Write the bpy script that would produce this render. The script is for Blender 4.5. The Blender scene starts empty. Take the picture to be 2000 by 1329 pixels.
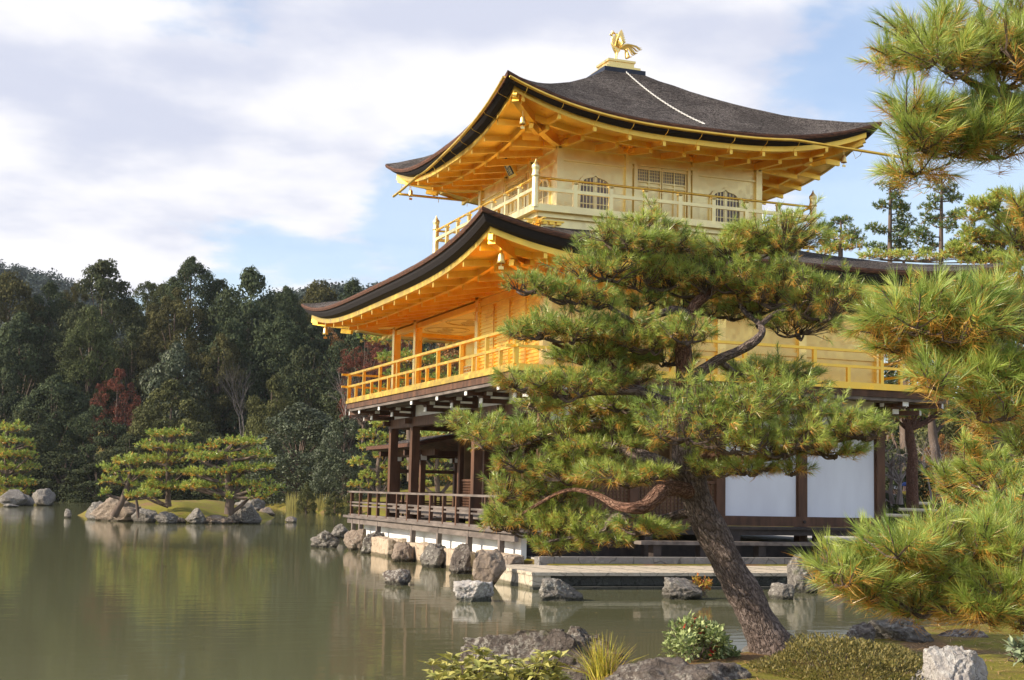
import bpy, bmesh, math, random
import numpy as np
from mathutils import Vector, Matrix
R = math.radians
rng = np.random.default_rng(7)
random.seed(7)
sc = bpy.context.scene
COL = sc.collection

# ------------------------------------------------------------------ camera
F, YAW, PITCH, ROLL = 2716.6, R(69.13), R(6.206), R(1.266)
CAM = np.array([-15.451, -33.133, 1.733])
_fw = np.array([math.cos(YAW)*math.cos(PITCH), math.sin(YAW)*math.cos(PITCH), math.sin(PITCH)])
_rt0 = np.array([math.sin(YAW), -math.cos(YAW), 0.0])
_up0 = np.cross(_rt0, _fw)
_rt = _rt0*math.cos(ROLL) + _up0*math.sin(ROLL)
_up = _up0*math.cos(ROLL) - _rt0*math.sin(ROLL)
cam = bpy.data.objects.new('camera', bpy.data.cameras.new('camera'))
COL.objects.link(cam)
cam.matrix_world = Matrix(((_rt[0], _up[0], -_fw[0], CAM[0]), (_rt[1], _up[1], -_fw[1], CAM[1]),
                           (_rt[2], _up[2], -_fw[2], CAM[2]), (0, 0, 0, 1)))
cam.data.sensor_width = 36
cam.data.lens = F/2000*36
cam.data.clip_end = 3000
cam.data.clip_start = 0.1
sc.camera = cam

def at(x, y, d):
    """point at depth d (metres along the view axis) behind photograph pixel x, y"""
    return CAM + (_fw + _rt*(x-1000)/F - _up*(y-664.5)/F)*d
def atz(x, y, z=0.0):
    r = _fw + _rt*(x-1000)/F - _up*(y-664.5)/F
    return CAM + r*(z-CAM[2])/r[2]
def dirpx(x, y):
    r = _fw + _rt*(x-1000)/F - _up*(y-664.5)/F
    return r/np.linalg.norm(r)

# ------------------------------------------------------------------ light
SUN = np.array([-1.0, 0.06, 0.0]); SUN /= np.linalg.norm(SUN)
SUN_EL = R(29)
sund = np.array([SUN[0]*math.cos(SUN_EL), SUN[1]*math.cos(SUN_EL), math.sin(SUN_EL)])
sun = bpy.data.objects.new('sun', bpy.data.lights.new('sun', 'SUN'))
COL.objects.link(sun)
sun.data.energy = 5.0
sun.data.angle = R(0.5)
sun.data.color = (1.0, 0.87, 0.68)
sun.rotation_euler = Vector(sund).to_track_quat('Z', 'Y').to_euler()
sc.view_settings.view_transform = 'Standard'
sc.view_settings.look = 'None'
sc.view_settings.exposure = 0.62
sc.view_settings.gamma = 1
sc.view_settings.use_curve_mapping = False
sc.render.engine = 'CYCLES'
sc.cycles.use_denoising = True
sc.cycles.max_bounces = 10
sc.cycles.diffuse_bounces = 4
sc.cycles.glossy_bounces = 6
sc.cycles.caustics_reflective = True
sc.cycles.sample_clamp_indirect = 6

world = bpy.data.worlds.new('World'); sc.world = world
world.use_nodes = True
nt = world.node_tree; nt.nodes.clear()
def wn(t, **k):
    n = nt.nodes.new(t)
    for a, b in k.items(): setattr(n, a, b)
    return n
def wm(op, a, b=None, c=None):
    n = wn('ShaderNodeMath', operation=op)
    for i, v in enumerate((a, b, c)):
        if v is None: continue
        if isinstance(v, (int, float)): n.inputs[i].default_value = v
        else: nt.links.new(v, n.inputs[i])
    return n.outputs[0]
def build_world():
    L = nt.links.new
    sky = wn('ShaderNodeTexSky', sky_type='NISHITA'); sky.sun_disc = False
    sky.sun_elevation = SUN_EL; sky.sun_rotation = math.atan2(SUN[0], SUN[1])
    sky.air_density = 1.0; sky.dust_density = 1.2; sky.ozone_density = 2.0
    tc = wn('ShaderNodeTexCoord')
    sep = wn('ShaderNodeSeparateXYZ'); L(tc.outputs['Generated'], sep.inputs[0])
    zc = wm('ADD', wm('MAXIMUM', sep.outputs[2], 0.0), 0.16)
    cmb = wn('ShaderNodeCombineXYZ')
    L(wm('DIVIDE', sep.outputs[0], zc), cmb.inputs[0]); L(wm('DIVIDE', sep.outputs[1], zc), cmb.inputs[1])
    def noise(scale, detail, rough, off):
        mp = wn('ShaderNodeMapping'); mp.inputs['Location'].default_value = off
        L(cmb.outputs[0], mp.inputs[0])
        n = wn('ShaderNodeTexNoise'); n.inputs['Scale'].default_value = scale
        n.inputs['Detail'].default_value = detail; n.inputs['Roughness'].default_value = rough
        L(mp.outputs[0], n.inputs[0]); return n.outputs[0]
    n1 = noise(1.9, 12, 0.56, (3.1, 1.7, 0.4))
    n2 = noise(2.1, 7, 0.5, (7.1, 2.7, 2.4))
    bias = None
    # banks of cloud and the clear gaps between them, as directions in the sky
    for px, py, rad, w in ((60, 60, 12, .20), (280, 180, 12, .55), (130, 330, 6, .3), (620, 200, 11, .24), (1000, 150, 11, .22), (1450, 80, 8, .75), (1440, 220, 6, .5),
                           (100, 430, 9, .22), (330, 420, 6, .12), (680, 370, 7, .14), (650, 515, 3.5, .5), (120, 400, 5, .2), (1150, 330, 9, .1),
                           (450, -30, 5, -1.0), (450, 240, 7, .26), (300, 390, 5, .2), (720, 200, 6, .2), (1720, 380, 9, -.42), (1860, 80, 9, -.40), (1960, 350, 9, -.3), (280, 540, 7, -.75), (570, 460, 5.5, -.68),
                           (420, 500, 6, -.35), (830, 310, 4, -.35), (820, 450, 4, -.4), (1560, 440, 6, -.3), (1270, 90, 3, -.22)):
        d = dirpx(px, py)
        dp = wn('ShaderNodeVectorMath', operation='DISTANCE')
        nv = wn('ShaderNodeVectorMath', operation='NORMALIZE'); L(tc.outputs['Generated'], nv.inputs[0])
        L(nv.outputs[0], dp.inputs[0]); dp.inputs[1].default_value = tuple(d)
        mr = wn('ShaderNodeMapRange', interpolation_type='SMOOTHERSTEP')
        mr.inputs['From Min'].default_value = R(rad*1.7); mr.inputs['From Max'].default_value = 0.0
        mr.inputs['To Min'].default_value = 0; mr.inputs['To Max'].default_value = w
        L(dp.outputs['Value'], mr.inputs['Value'])
        bias = mr.outputs[0] if bias is None else wm('ADD', bias, mr.outputs[0])
    dens = wm('ADD', wm('MULTIPLY_ADD', wm('SUBTRACT', n1, .5), 3.4, .42), bias)
    mr = wn('ShaderNodeMapRange', interpolation_type='SMOOTHSTEP')
    mr.inputs['From Min'].default_value = 0.34; mr.inputs['From Max'].default_value = 0.78
    L(dens, mr.inputs['Value'])
    # pale film of high cloud everywhere
    film = wm('MULTIPLY_ADD', mr.outputs[0], 0.72, 0.28)
    shade = wn('ShaderNodeMapRange', interpolation_type='SMOOTHSTEP')
    shade.inputs['From Min'].default_value = 0.36; shade.inputs['From Max'].default_value = 0.56
    L(n2, shade.inputs['Value'])
    cc = wn('ShaderNodeMix', data_type='RGBA')
    L(shade.outputs[0], cc.inputs['Factor'])
    cc.inputs[6].default_value = (0.56, 0.59, 0.71, 1); cc.inputs[7].default_value = (0.82, 0.815, 0.85, 1)
    b1 = wn('ShaderNodeBackground'); L(sky.outputs[0], b1.inputs[0]); b1.inputs[1].default_value = 0.15
    b2 = wn('ShaderNodeBackground'); L(cc.outputs[2], b2.inputs[0]); b2.inputs[1].default_value = 0.82
    mx = wn('ShaderNodeMixShader'); L(film, mx.inputs[0]); L(b1.outputs[0], mx.inputs[1]); L(b2.outputs[0], mx.inputs[2])
    out = wn('ShaderNodeOutputWorld'); L(mx.outputs[0], out.inputs[0])
build_world()

# ------------------------------------------------------------------ helpers: numbers
def _hash(ix, iy, iz, seed):
    h = (ix*374761393 + iy*668265263 + iz*2147483647 + seed*974634777) & 0xffffffff
    h = ((h ^ (h >> 13))*1274126177) & 0xffffffff
    return ((h ^ (h >> 16)) & 0xffff)/65535.0*2 - 1
def vnoise(P, seed=0):
    P = np.asarray(P, float); i = np.floor(P).astype(np.int64); f = P-i
    f = f*f*f*(f*(f*6-15)+10)
    o = 0
    for dx in (0, 1):
        for dy in (0, 1):
            for dz in (0, 1):
                w = (f[:, 0] if dx else 1-f[:, 0])*(f[:, 1] if dy else 1-f[:, 1])*(f[:, 2] if dz else 1-f[:, 2])
                o = o + w*_hash(i[:, 0]+dx, i[:, 1]+dy, i[:, 2]+dz, seed)
    return o
def fbm(P, oct=4, seed=0, gain=.5):
    a, s, o = 1.0, 1.0, 0
    for k in range(oct):
        o = o + a*vnoise(np.asarray(P)*s + k*17.3, seed+k); a *= gain; s *= 2.03
    return o
def unit(v):
    v = np.asarray(v, float); n = np.linalg.norm(v, axis=-1, keepdims=True); return v/np.maximum(n, 1e-9)

# ------------------------------------------------------------------ helpers: objects
ORG = {}
def link(o, parent=None):
    COL.objects.link(o)
    if parent is not None: o.parent = parent
    return o
def tag(o, label=None, cat=None, group=None, kind=None):
    if label: o['label'] = label
    if cat: o['category'] = cat
    if group: o['group'] = group
    if kind: o['kind'] = kind
    return o
def thing(name, loc, label, cat, group=None):
    o = bpy.data.objects.new(name, None); link(o)
    o.empty_display_size = .2
    o.location = tuple(float(c) for c in loc); ORG[o.name] = np.array(loc, float)
    return tag(o, label, cat, group)
def root_org(o):
    while o is not None:
        if o.name in ORG and o.parent is None: return ORG[o.name]
        o = o.parent
    return np.zeros(3)
def mesh_obj(name, V, Fs, m, parent=None, C=None, smooth=False, org=None):
    """V (n,3) world coordinates; Fs: list of (k,n) index arrays"""
    V = np.asarray(V, float)
    o0 = root_org(parent) if parent is not None else (np.zeros(3) if org is None else np.asarray(org, float))
    me = bpy.data.meshes.new(name)
    if isinstance(Fs, np.ndarray): Fs = [Fs]
    tot = np.concatenate([np.full(len(f), f.shape[1], np.int32) for f in Fs])
    idx = np.concatenate([np.asarray(f, np.int32).ravel() for f in Fs])
    me.vertices.add(len(V)); me.vertices.foreach_set('co', (V-o0).astype(np.float32).ravel())
    me.loops.add(len(idx)); me.loops.foreach_set('vertex_index', idx)
    me.polygons.add(len(tot))
    st = np.zeros(len(tot), np.int32); st[1:] = np.cumsum(tot)[:-1]
    me.polygons.foreach_set('loop_start', st); me.polygons.foreach_set('loop_total', tot)
    me.polygons.foreach_set('use_smooth', np.full(len(tot), smooth))
    if C is not None:
        a = me.color_attributes.new('Col', 'FLOAT_COLOR', 'POINT')
        C4 = np.ones((len(V), 4), np.float32); C4[:, :3] = C
        a.data.foreach_set('color', C4.ravel())
    me.update(calc_edges=True)
    me.materials.append(m)
    o = bpy.data.objects.new(name, me); link(o, parent)
    if parent is None and org is not None:
        o.location = tuple(float(c) for c in org); ORG[o.name] = np.asarray(org, float)
    return o
class MB:
    """collects boxes, bars and tubes, links them as ONE mesh object"""
    def __init__(s): s.v = []; s.f3 = []; s.f4 = []; s.n = 0
    def add(s, V, f4=None, f3=None):
        s.v.append(np.asarray(V, float))
        if f4 is not None and len(f4): s.f4.append(np.asarray(f4)+s.n)
        if f3 is not None and len(f3): s.f3.append(np.asarray(f3)+s.n)
        s.n += len(V); return s
    def hexa(s, P):
        return s.add(P, [(0, 3, 2, 1), (4, 5, 6, 7), (0, 1, 5, 4), (1, 2, 6, 5), (2, 3, 7, 6), (3, 0, 4, 7)])
    def box(s, x0, x1, y0, y1, z0, z1):
        x0, x1 = min(x0, x1), max(x0, x1); y0, y1 = min(y0, y1), max(y0, y1); z0, z1 = min(z0, z1), max(z0, z1)
        return s.hexa([(x0, y0, z0), (x1, y0, z0), (x1, y1, z0), (x0, y1, z0), (x0, y0, z1), (x1, y0, z1), (x1, y1, z1), (x0, y1, z1)])
    def bar(s, a, b, w, h, up=(0, 0, 1)):
        a = np.asarray(a, float); b = np.asarray(b, float); d = unit(b-a)
        sd = unit(np.cross(d, up)); u = np.cross(sd, d)
        q = [(-w/2, -h/2), (w/2, -h/2), (w/2, h/2), (-w/2, h/2)]
        P = [a+sd*i+u*j for i, j in q]+[b+sd*i+u*j for i, j in q]
        return s.hexa(P)
    def tube(s, pts, rad, n=8, cap=True):
        V, f4 = tube_arrays(pts, rad, n)
        s.add(V, f4)
        if cap:
            m = len(pts); base = s.n-len(V)
            for ring in (0, m-1):
                c = np.mean(V[ring*n:(ring+1)*n], axis=0)
                s.v.append(c[None]); ci = s.n; s.n += 1
                tri = [(ci, base+ring*n+i, base+ring*n+(i+1) % n) for i in range(n)]
                s.f3.append(np.array(tri))
        return s
    def lathe(s, c, prof, n=14):
        V = []; 
        for r, z in prof:
            for i in range(n):
                a = 2*math.pi*i/n; V.append((c[0]+r*math.cos(a), c[1]+r*math.sin(a), c[2]+z))
        f = [(k*n+i, k*n+(i+1) % n, (k+1)*n+(i+1) % n, (k+1)*n+i) for k in range(len(prof)-1) for i in range(n)]
        return s.add(V, f)
    def build(s, name, m, parent=None, smooth=False, org=None):
        Fs = []
        if s.f4: Fs.append(np.concatenate(s.f4))
        if s.f3: Fs.append(np.concatenate(s.f3))
        return mesh_obj(name, np.concatenate(s.v), Fs, m, parent, None, smooth, org)
def tube_arrays(pts, rad, n=8):
    pts = np.asarray(pts, float); m = len(pts)
    rad = np.full(m, rad, float) if np.isscalar(rad) else np.asarray(rad, float)
    t = np.gradient(pts, axis=0); t = unit(t)
    ref = np.array([0.13, 0.27, 1.0]) if abs(t[0][2]) < .9 else np.array([1.0, .2, .1])
    V = []
    s0 = unit(np.cross(t[0], ref))
    for i in range(m):
        s0 = unit(s0 - t[i]*np.dot(s0, t[i])); u = np.cross(t[i], s0)
        a = np.arange(n)*2*math.pi/n
        V.append(pts[i]+rad[i]*(np.cos(a)[:, None]*s0+np.sin(a)[:, None]*u))
    V = np.concatenate(V)
    k, i = np.meshgrid(np.arange(m-1), np.arange(n), indexing='ij'); k = k.ravel(); i = i.ravel()
    f = np.stack([k*n+i, k*n+(i+1) % n, (k+1)*n+(i+1) % n, (k+1)*n+i], 1)
    return V, f
def spline(P, per=6):
    """Catmull-Rom through the rows of P (any number of columns)"""
    P = np.asarray(P, float); Q = np.vstack([2*P[0]-P[1], P, 2*P[-1]-P[-2]]); o = []
    for i in range(1, len(Q)-2):
        for j in range(per):
            t = j/per
            o.append(.5*((2*Q[i])+(-Q[i-1]+Q[i+1])*t+(2*Q[i-1]-5*Q[i]+4*Q[i+1]-Q[i+2])*t*t+(-Q[i-1]+3*Q[i]-3*Q[i+1]+Q[i+2])*t**3))
    o.append(P[-1]); return np.array(o)
def copy_thing(o, loc, rz=0, sx=1, sy=1, sz=1, label=None):
    c = o.copy(); COL.objects.link(c); c.location = tuple(float(v) for v in loc); c.rotation_euler = (0, 0, rz); c.scale = (sx, sy, sz)
    if label: c['label'] = label
    ORG[c.name] = np.asarray(loc, float)
    for ch in o.children:
        d = ch.copy(); COL.objects.link(d); d.parent = c
        for g in ch.children:
            e = g.copy(); COL.objects.link(e); e.parent = d
    return c

# ------------------------------------------------------------------ materials
def new_mat(name):
    m = bpy.data.materials.new(name); m.use_nodes = True
    n = m.node_tree; n.nodes.clear()
    out = n.nodes.new('ShaderNodeOutputMaterial'); b = n.nodes.new('ShaderNodeBsdfPrincipled')
    n.links.new(b.outputs[0], out.inputs[0])
    return m, n, b, out
def coords(n, scale=(1, 1, 1), rot=(0, 0, 0), kind='Object'):
    tc = n.nodes.new('ShaderNodeTexCoord'); mp = n.nodes.new('ShaderNodeMapping')
    mp.inputs['Scale'].default_value = scale; mp.inputs['Rotation'].default_value = rot
    n.links.new(tc.outputs[kind], mp.inputs[0]); return mp.outputs[0]
def tex_noise(n, vec, scale, detail=6, rough=.55):
    t = n.nodes.new('ShaderNodeTexNoise'); t.inputs['Scale'].default_value = scale
    t.inputs['Detail'].default_value = detail; t.inputs['Roughness'].default_value = rough
    n.links.new(vec, t.inputs[0]); return t.outputs[0]
def ramp(n, fac, stops):
    r = n.nodes.new('ShaderNodeValToRGB'); e = r.color_ramp.elements
    while len(e) < len(stops): e.new(.5)
    for i, (p, c) in enumerate(stops):
        e[i].position = p; e[i].color = (*c, 1) if len(c) == 3 else c
    n.links.new(fac, r.inputs[0]); return r.outputs[0]
def mixc(n, fac, a, b, mode='MIX'):
    x = n.nodes.new('ShaderNodeMix'); x.data_type = 'RGBA'; x.blend_type = mode
    for sock, v in ((x.inputs[0], fac), (x.inputs[6], a), (x.inputs[7], b)):
        if isinstance(v, (int, float)): sock.default_value = v
        elif isinstance(v, tuple): sock.default_value = (*v, 1)
        else: n.links.new(v, sock)
    return x.outputs[2]
def bump(n, h, b, strength, dist=.02):
    x = n.nodes.new('ShaderNodeBump'); x.inputs['Strength'].default_value = strength; x.inputs['Distance'].default_value = dist
    n.links.new(h, x.inputs['Height']); n.links.new(x.outputs[0], b.inputs['Normal']); return x
def pm(name, c1, c2, scale=4, rough=.7, metal=0, bmp=.2, bdist=.01, stretch=(1, 1, 1), spec=.4, detail=6, kind='Object'):
    m, n, b, out = new_mat(name)
    v = coords(n, stretch, kind=kind)
    f = tex_noise(n, v, scale, detail)
    n.links.new(ramp(n, f, [(.32, c1), (.68, c2)]), b.inputs['Base Color'])
    b.inputs['Roughness'].default_value = rough; b.inputs['Metallic'].default_value = metal
    b.inputs['Specular IOR Level'].default_value = spec
    if bmp: bump(n, tex_noise(n, v, scale*3.1, detail), b, bmp, bdist)
    return m
M = {}
def gold_mat(name, a, c, rough):
    m, n, b, out = new_mat(name)
    v = coords(n)
    f = tex_noise(n, v, 2.2, 5)
    br = n.nodes.new('ShaderNodeTexVoronoi'); br.distance = 'CHEBYCHEV'; br.inputs['Scale'].default_value = 9; br.inputs['Randomness'].default_value = .35
    n.links.new(v, br.inputs[0])
    leaf = n.nodes.new('ShaderNodeSeparateColor'); n.links.new(br.outputs['Color'], leaf.inputs[0])
    ff = n.nodes.new('ShaderNodeMath'); ff.operation = 'MULTIPLY_ADD'; n.links.new(leaf.outputs[0], ff.inputs[0]); ff.inputs[1].default_value = .34
    n.links.new(f, ff.inputs[2])
    n.links.new(ramp(n, ff.outputs[0], [(.35, a), (.9, c)]), b.inputs['Base Color'])
    b.inputs['Metallic'].default_value = 1
    rr = n.nodes.new('ShaderNodeMapRange'); rr.inputs['From Min'].default_value = .35; rr.inputs['From Max'].default_value = .9; rr.inputs['To Min'].default_value = rough-.12; rr.inputs['To Max'].default_value = rough+.14
    n.links.new(ff.outputs[0], rr.inputs[0]); n.links.new(rr.outputs[0], b.inputs['Roughness'])
    bump(n, tex_noise(n, v, 14, 4), b, .10, .01)
    return m
M['gold'] = gold_mat('gold_leaf', (.93, .54, .075), (1.0, .69, .15), .38)
M['gold_pale'] = gold_mat('sky_paled_gold_leaf', (.89, .72, .33), (.97, .83, .47), .40)  # same leaf; the top storey's pale sky reflection is put into its colour
M['gold_mid'] = gold_mat('soft_gold_leaf', (.86, .60, .20), (.96, .73, .31), .40)  # same leaf, paler copy for the shaded east wall's sky reflection
M['gold_bright'] = gold_mat('polished_gold', (.95, .66, .21), (1.0, .77, .33), .32)
M['wood'] = pm('dark_cedar', (.050, .023, .012), (.135, .062, .032), 5, .6, 0, .3, .005, (1, 1, .25))
M['wood_grey'] = pm('weathered_cedar', (.085, .068, .06), (.20, .165, .145), 6, .7, 0, .4, .005, (1, .25, 1))
M['wood_black'] = pm('black_beam_wood', (.022, .016, .015), (.05, .035, .03), 6, .6, 0, .3, .005)  # near-black wood for ledge, step legs, nail covers and underfloor wall
M['plaster'] = pm('white_plaster', (.74, .74, .74), (.82, .82, .81), 2, .85, 0, .06, .004)
M['sky_tinted_board'] = pm('white_board', (.68, .70, .78), (.76, .79, .87), 2.2, .6, 0, .08, .004, (1, 1, .35))  # boards are white; blue of skylit shade is mixed into their colour
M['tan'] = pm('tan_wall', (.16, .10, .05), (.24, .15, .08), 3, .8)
M['cap'] = pm('white_painted_end', (.72, .72, .70), (.82, .82, .8), 9, .7, 0, .1)
M['pane'] = pm('paper_pane', (.20, .185, .21), (.30, .28, .30), 3, .45, 0, 0)
M['tile'] = pm('black_lacquer', (.012, .014, .03), (.025, .03, .05), 6, .35)
M['brownedge'] = pm('cut_bark_edge', (.026, .015, .012), (.15, .062, .034), 7, .85, 0, .6, .02, (1, 1, 7))
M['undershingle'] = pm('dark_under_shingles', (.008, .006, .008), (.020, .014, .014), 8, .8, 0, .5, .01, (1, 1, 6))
def shingle_mat():
    m, n, b, out = new_mat('cypress_bark_shingles')
    big = tex_noise(n, coords(n, (1, 1, 1)), .8, 5, .6)
    fine = tex_noise(n, coords(n, (7, 7, 42)), 1.0, 5, .7)
    grit = tex_noise(n, coords(n, (26, 26, 60)), 1.0, 4, .7)
    c = mixc(n, ramp(n, fine, [(.40, (0, 0, 0)), (.60, (1, 1, 1))]), (.018, .014, .013), (.175, .148, .136))
    c = mixc(n, ramp(n, grit, [(.50, (0, 0, 0)), (.64, (1, 1, 1))]), c, (.40, .36, .34))
    c = mixc(n, ramp(n, big, [(.42, (.45, .45, .45)), (.60, (0, 0, 0))]), c, (.020, .016, .015))
    n.links.new(c, b.inputs['Base Color']); b.inputs['Roughness'].default_value = .95; b.inputs['Specular IOR Level'].default_value = .1
    h = n.nodes.new('ShaderNodeMath'); h.operation = 'ADD'; n.links.new(fine, h.inputs[0]); n.links.new(grit, h.inputs[1])
    bump(n, h.outputs[0], b, 1.0, .10)
    return m
M['shingle'] = shingle_mat()
def chain_mat():
    return pm('pale_metal_chain', (.62, .61, .58), (.8, .79, .76), 30, .45, .3, .1)
M['chain'] = chain_mat()

def rock_mat(name, dark, mid, lichen, amt=.55, sc_=1.6, green=(.12, .13, .06), gamt=.62):
    m, n, b, out = new_mat(name)
    oi = n.nodes.new('ShaderNodeObjectInfo')
    tc = n.nodes.new('ShaderNodeTexCoord')
    ad = n.nodes.new('ShaderNodeVectorMath'); ad.operation = 'MULTIPLY_ADD'
    n.links.new(oi.outputs['Random'], ad.inputs[0]); ad.inputs[1].default_value = (31, 17, 53); n.links.new(tc.outputs['Object'], ad.inputs[2])
    v = ad.outputs[0]
    f1 = tex_noise(n, v, sc_, 8, .6); f2 = tex_noise(n, v, sc_*3.3, 9, .7); f3 = tex_noise(n, v, sc_*9, 8, .7)
    c = mixc(n, f2, dark, mid)
    lm = ramp(n, f3, [(amt-.02, (0, 0, 0)), (amt+.07, (1, 1, 1))])
    lb = ramp(n, f1, [(.40, (0, 0, 0)), (.62, (1, 1, 1))])
    c = mixc(n, mixc(n, 1.0, lm, lb, 'MULTIPLY'), c, lichen)
    gm = ramp(n, tex_noise(n, v, sc_*1.9, 7, .65), [(gamt, (0, 0, 0)), (gamt+.1, (.8, .8, .8))])
    c = mixc(n, gm, c, green)
    vo = n.nodes.new('ShaderNodeTexVoronoi'); vo.feature = 'DISTANCE_TO_EDGE'; vo.inputs['Scale'].default_value = sc_*2.2
    wv = n.nodes.new('ShaderNodeVectorMath'); wv.operation = 'MULTIPLY_ADD'
    nn = n.nodes.new('ShaderNodeTexNoise'); nn.inputs['Scale'].default_value = sc_*2; n.links.new(v, nn.inputs[0])
    n.links.new(nn.outputs['Color'], wv.inputs[0]); wv.inputs[1].default_value = (.5, .5, .5); n.links.new(v, wv.inputs[2])
    n.links.new(wv.outputs[0], vo.inputs[0])
    cr = ramp(n, vo.outputs[0], [(.0, (.25, .25, .25)), (.035, (1, 1, 1))])
    c = mixc(n, .75, c, cr, 'MULTIPLY')
    gp_ = n.nodes.new('ShaderNodeNewGeometry'); sz_ = n.nodes.new('ShaderNodeSeparateXYZ'); n.links.new(gp_.outputs['Position'], sz_.inputs[0])
    ws = n.nodes.new('ShaderNodeMath'); ws.operation = 'MULTIPLY_ADD'; n.links.new(f2, ws.inputs[0]); ws.inputs[1].default_value = -.10; n.links.new(sz_.outputs[2], ws.inputs[2])
    wet = ramp(n, ws.outputs[0], [(.0, (.30, .31, .27)), (.035, (1, 1, 1))])
    c = mixc(n, 1.0, c, wet, 'MULTIPLY')
    n.links.new(c, b.inputs['Base Color']); b.inputs['Roughness'].default_value = .88; b.inputs['Specular IOR Level'].default_value = .25
    hs = n.nodes.new('ShaderNodeMath'); hs.operation = 'ADD'; n.links.new(f2, hs.inputs[0]); n.links.new(f3, hs.inputs[1])
    bump(n, hs.outputs[0], b, .9, .06)
    return m
M['rock_dark'] = rock_mat('lichened_dark_rock', (.060, .048, .042), (.19, .155, .135), (.44, .41, .36), .50, 2.4)
M['rock_grey'] = rock_mat('grey_rock', (.08, .072, .066), (.26, .235, .21), (.44, .42, .37), .53, 1.6)
M['rock_ochre'] = rock_mat('ochre_rock', (.15, .115, .092), (.34, .27, .215), (.44, .40, .34), .54, 1.5)
M['rock_white'] = rock_mat('pale_limestone', (.30, .27, .25), (.52, .49, .47), (.62, .60, .57), .5, 2.0, (.32, .30, .26), .75)
M['rock_block'] = rock_mat('cut_pale_stone', (.38, .29, .21), (.54, .43, .32), (.58, .50, .40), .55, 1.2, (.17, .16, .06), .68)
M['dock_stone'] = rock_mat('dressed_landing_stone', (.46, .39, .30), (.62, .54, .43), (.66, .60, .50), .55, 1.0, (.30, .25, .17), .7)
M['dark_stone'] = rock_mat('shaded_algae_stone', (.03, .032, .028), (.085, .085, .075), (.14, .15, .12), .55, 1.5, (.05, .07, .03), .6)  # shade and algae of the landing front put into the stone colour
M['curb_stone'] = rock_mat('grey_kerb_stone', (.17, .16, .15), (.28, .265, .25), (.33, .31, .29), .55, 1.0, (.2, .18, .15), .8)

def bark_mat(name, a, b_, c, scale=9):
    m, n, b, out = new_mat(name)
    at_ = n.nodes.new('ShaderNodeAttribute'); at_.attribute_name = 'Col'
    mp = n.nodes.new('ShaderNodeMapping'); mp.inputs['Scale'].default_value = (1, 1, .38); n.links.new(at_.outputs['Vector'], mp.inputs[0]); v = mp.outputs[0]
    nn = n.nodes.new('ShaderNodeTexNoise'); nn.inputs['Scale'].default_value = scale*.9; nn.inputs['Detail'].default_value = 5; n.links.new(v, nn.inputs[0])
    wv = n.nodes.new('ShaderNodeVectorMath'); wv.operation = 'MULTIPLY_ADD'
    n.links.new(nn.outputs['Color'], wv.inputs[0]); k = 2.4/scale; wv.inputs[1].default_value = (k, k, k); n.links.new(v, wv.inputs[2])
    vo = n.nodes.new('ShaderNodeTexVoronoi'); vo.feature = 'DISTANCE_TO_EDGE'; vo.inputs['Scale'].default_value = scale; n.links.new(wv.outputs[0], vo.inputs[0])
    vc = n.nodes.new('ShaderNodeTexVoronoi'); vc.inputs['Scale'].default_value = scale; n.links.new(wv.outputs[0], vc.inputs[0])
    sp = n.nodes.new('ShaderNodeSeparateColor'); n.links.new(vc.outputs['Color'], sp.inputs[0])
    f = tex_noise(n, v, scale*3.2, 8, .75); f0 = tex_noise(n, v, scale*.25, 4, .6)
    plate = mixc(n, sp.outputs[0], b_, c)
    plate = mixc(n, ramp(n, f, [(.40, (0, 0, 0)), (.62, (1, 1, 1))]), plate, a)
    plate = mixc(n, ramp(n, f0, [(.5, (0, 0, 0)), (.7, (.55, .55, .55))]), plate, tuple(x*.55 for x in b_))
    crack = ramp(n, vo.outputs[0], [(.0, (.15, .15, .15)), (.05, (.8, .8, .8)), (.12, (1, 1, 1))])
    n.links.new(mixc(n, crack, tuple(x*.38 for x in a), plate), b.inputs['Base Color'])
    b.inputs['Roughness'].default_value = .9; b.inputs['Specular IOR Level'].default_value = .2
    h = n.nodes.new('ShaderNodeMath'); h.operation = 'MULTIPLY_ADD'; n.links.new(ramp(n, vo.outputs[0], [(.0, (0, 0, 0)), (.22, (1, 1, 1))]), h.inputs[0]); h.inputs[1].default_value = 1.1; n.links.new(f, h.inputs[2])
    bump(n, h.outputs[0], b, 1.0, .035)
    return m
M['bark'] = bark_mat('pine_bark_plates', (.13, .095, .082), (.29, .22, .195), (.46, .37, .33), 24)
M['bark_red'] = bark_mat('reddish_pine_bark', (.14, .065, .045), (.32, .165, .11), (.52, .32, .23), 28)
M['bark_far'] = pm('grey_brown_bark', (.07, .05, .04), (.17, .125, .10), 3, .9, 0, .5, .03, (1, 1, .3))
M['twig'] = pm('twig_bark', (.06, .042, .032), (.15, .11, .09), 20, .9, 0, .3, .003)

def leaf_mat(name, trans=.35, rough=.45, spec=.35, tint=(1, 1, 1)):
    m, n, b, out = new_mat(name)
    a = n.nodes.new('ShaderNodeAttribute'); a.attribute_name = 'Col'
    n.links.new(a.outputs['Color'], b.inputs['Base Color'])
    b.inputs['Roughness'].default_value = rough; b.inputs['Specular IOR Level'].default_value = spec
    if trans:
        t = n.nodes.new('ShaderNodeBsdfTranslucent'); n.links.new(a.outputs['Color'], t.inputs[0])
        mx = n.nodes.new('ShaderNodeMixShader'); mx.inputs[0].default_value = trans
        n.links.new(b.outputs[0], mx.inputs[1]); n.links.new(t.outputs[0], mx.inputs[2]); n.links.new(mx.outputs[0], out.inputs[0])
    return m
M['needle'] = leaf_mat('pine_needles', .32, .34, .6)
M['leaf'] = leaf_mat('leaves', .30, .5, .3)
M['leaf_gloss'] = leaf_mat('glossy_leaves', .2, .5, .3)
M['leaf_far'] = leaf_mat('distant_leaves', .2, .75, .08)

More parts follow.
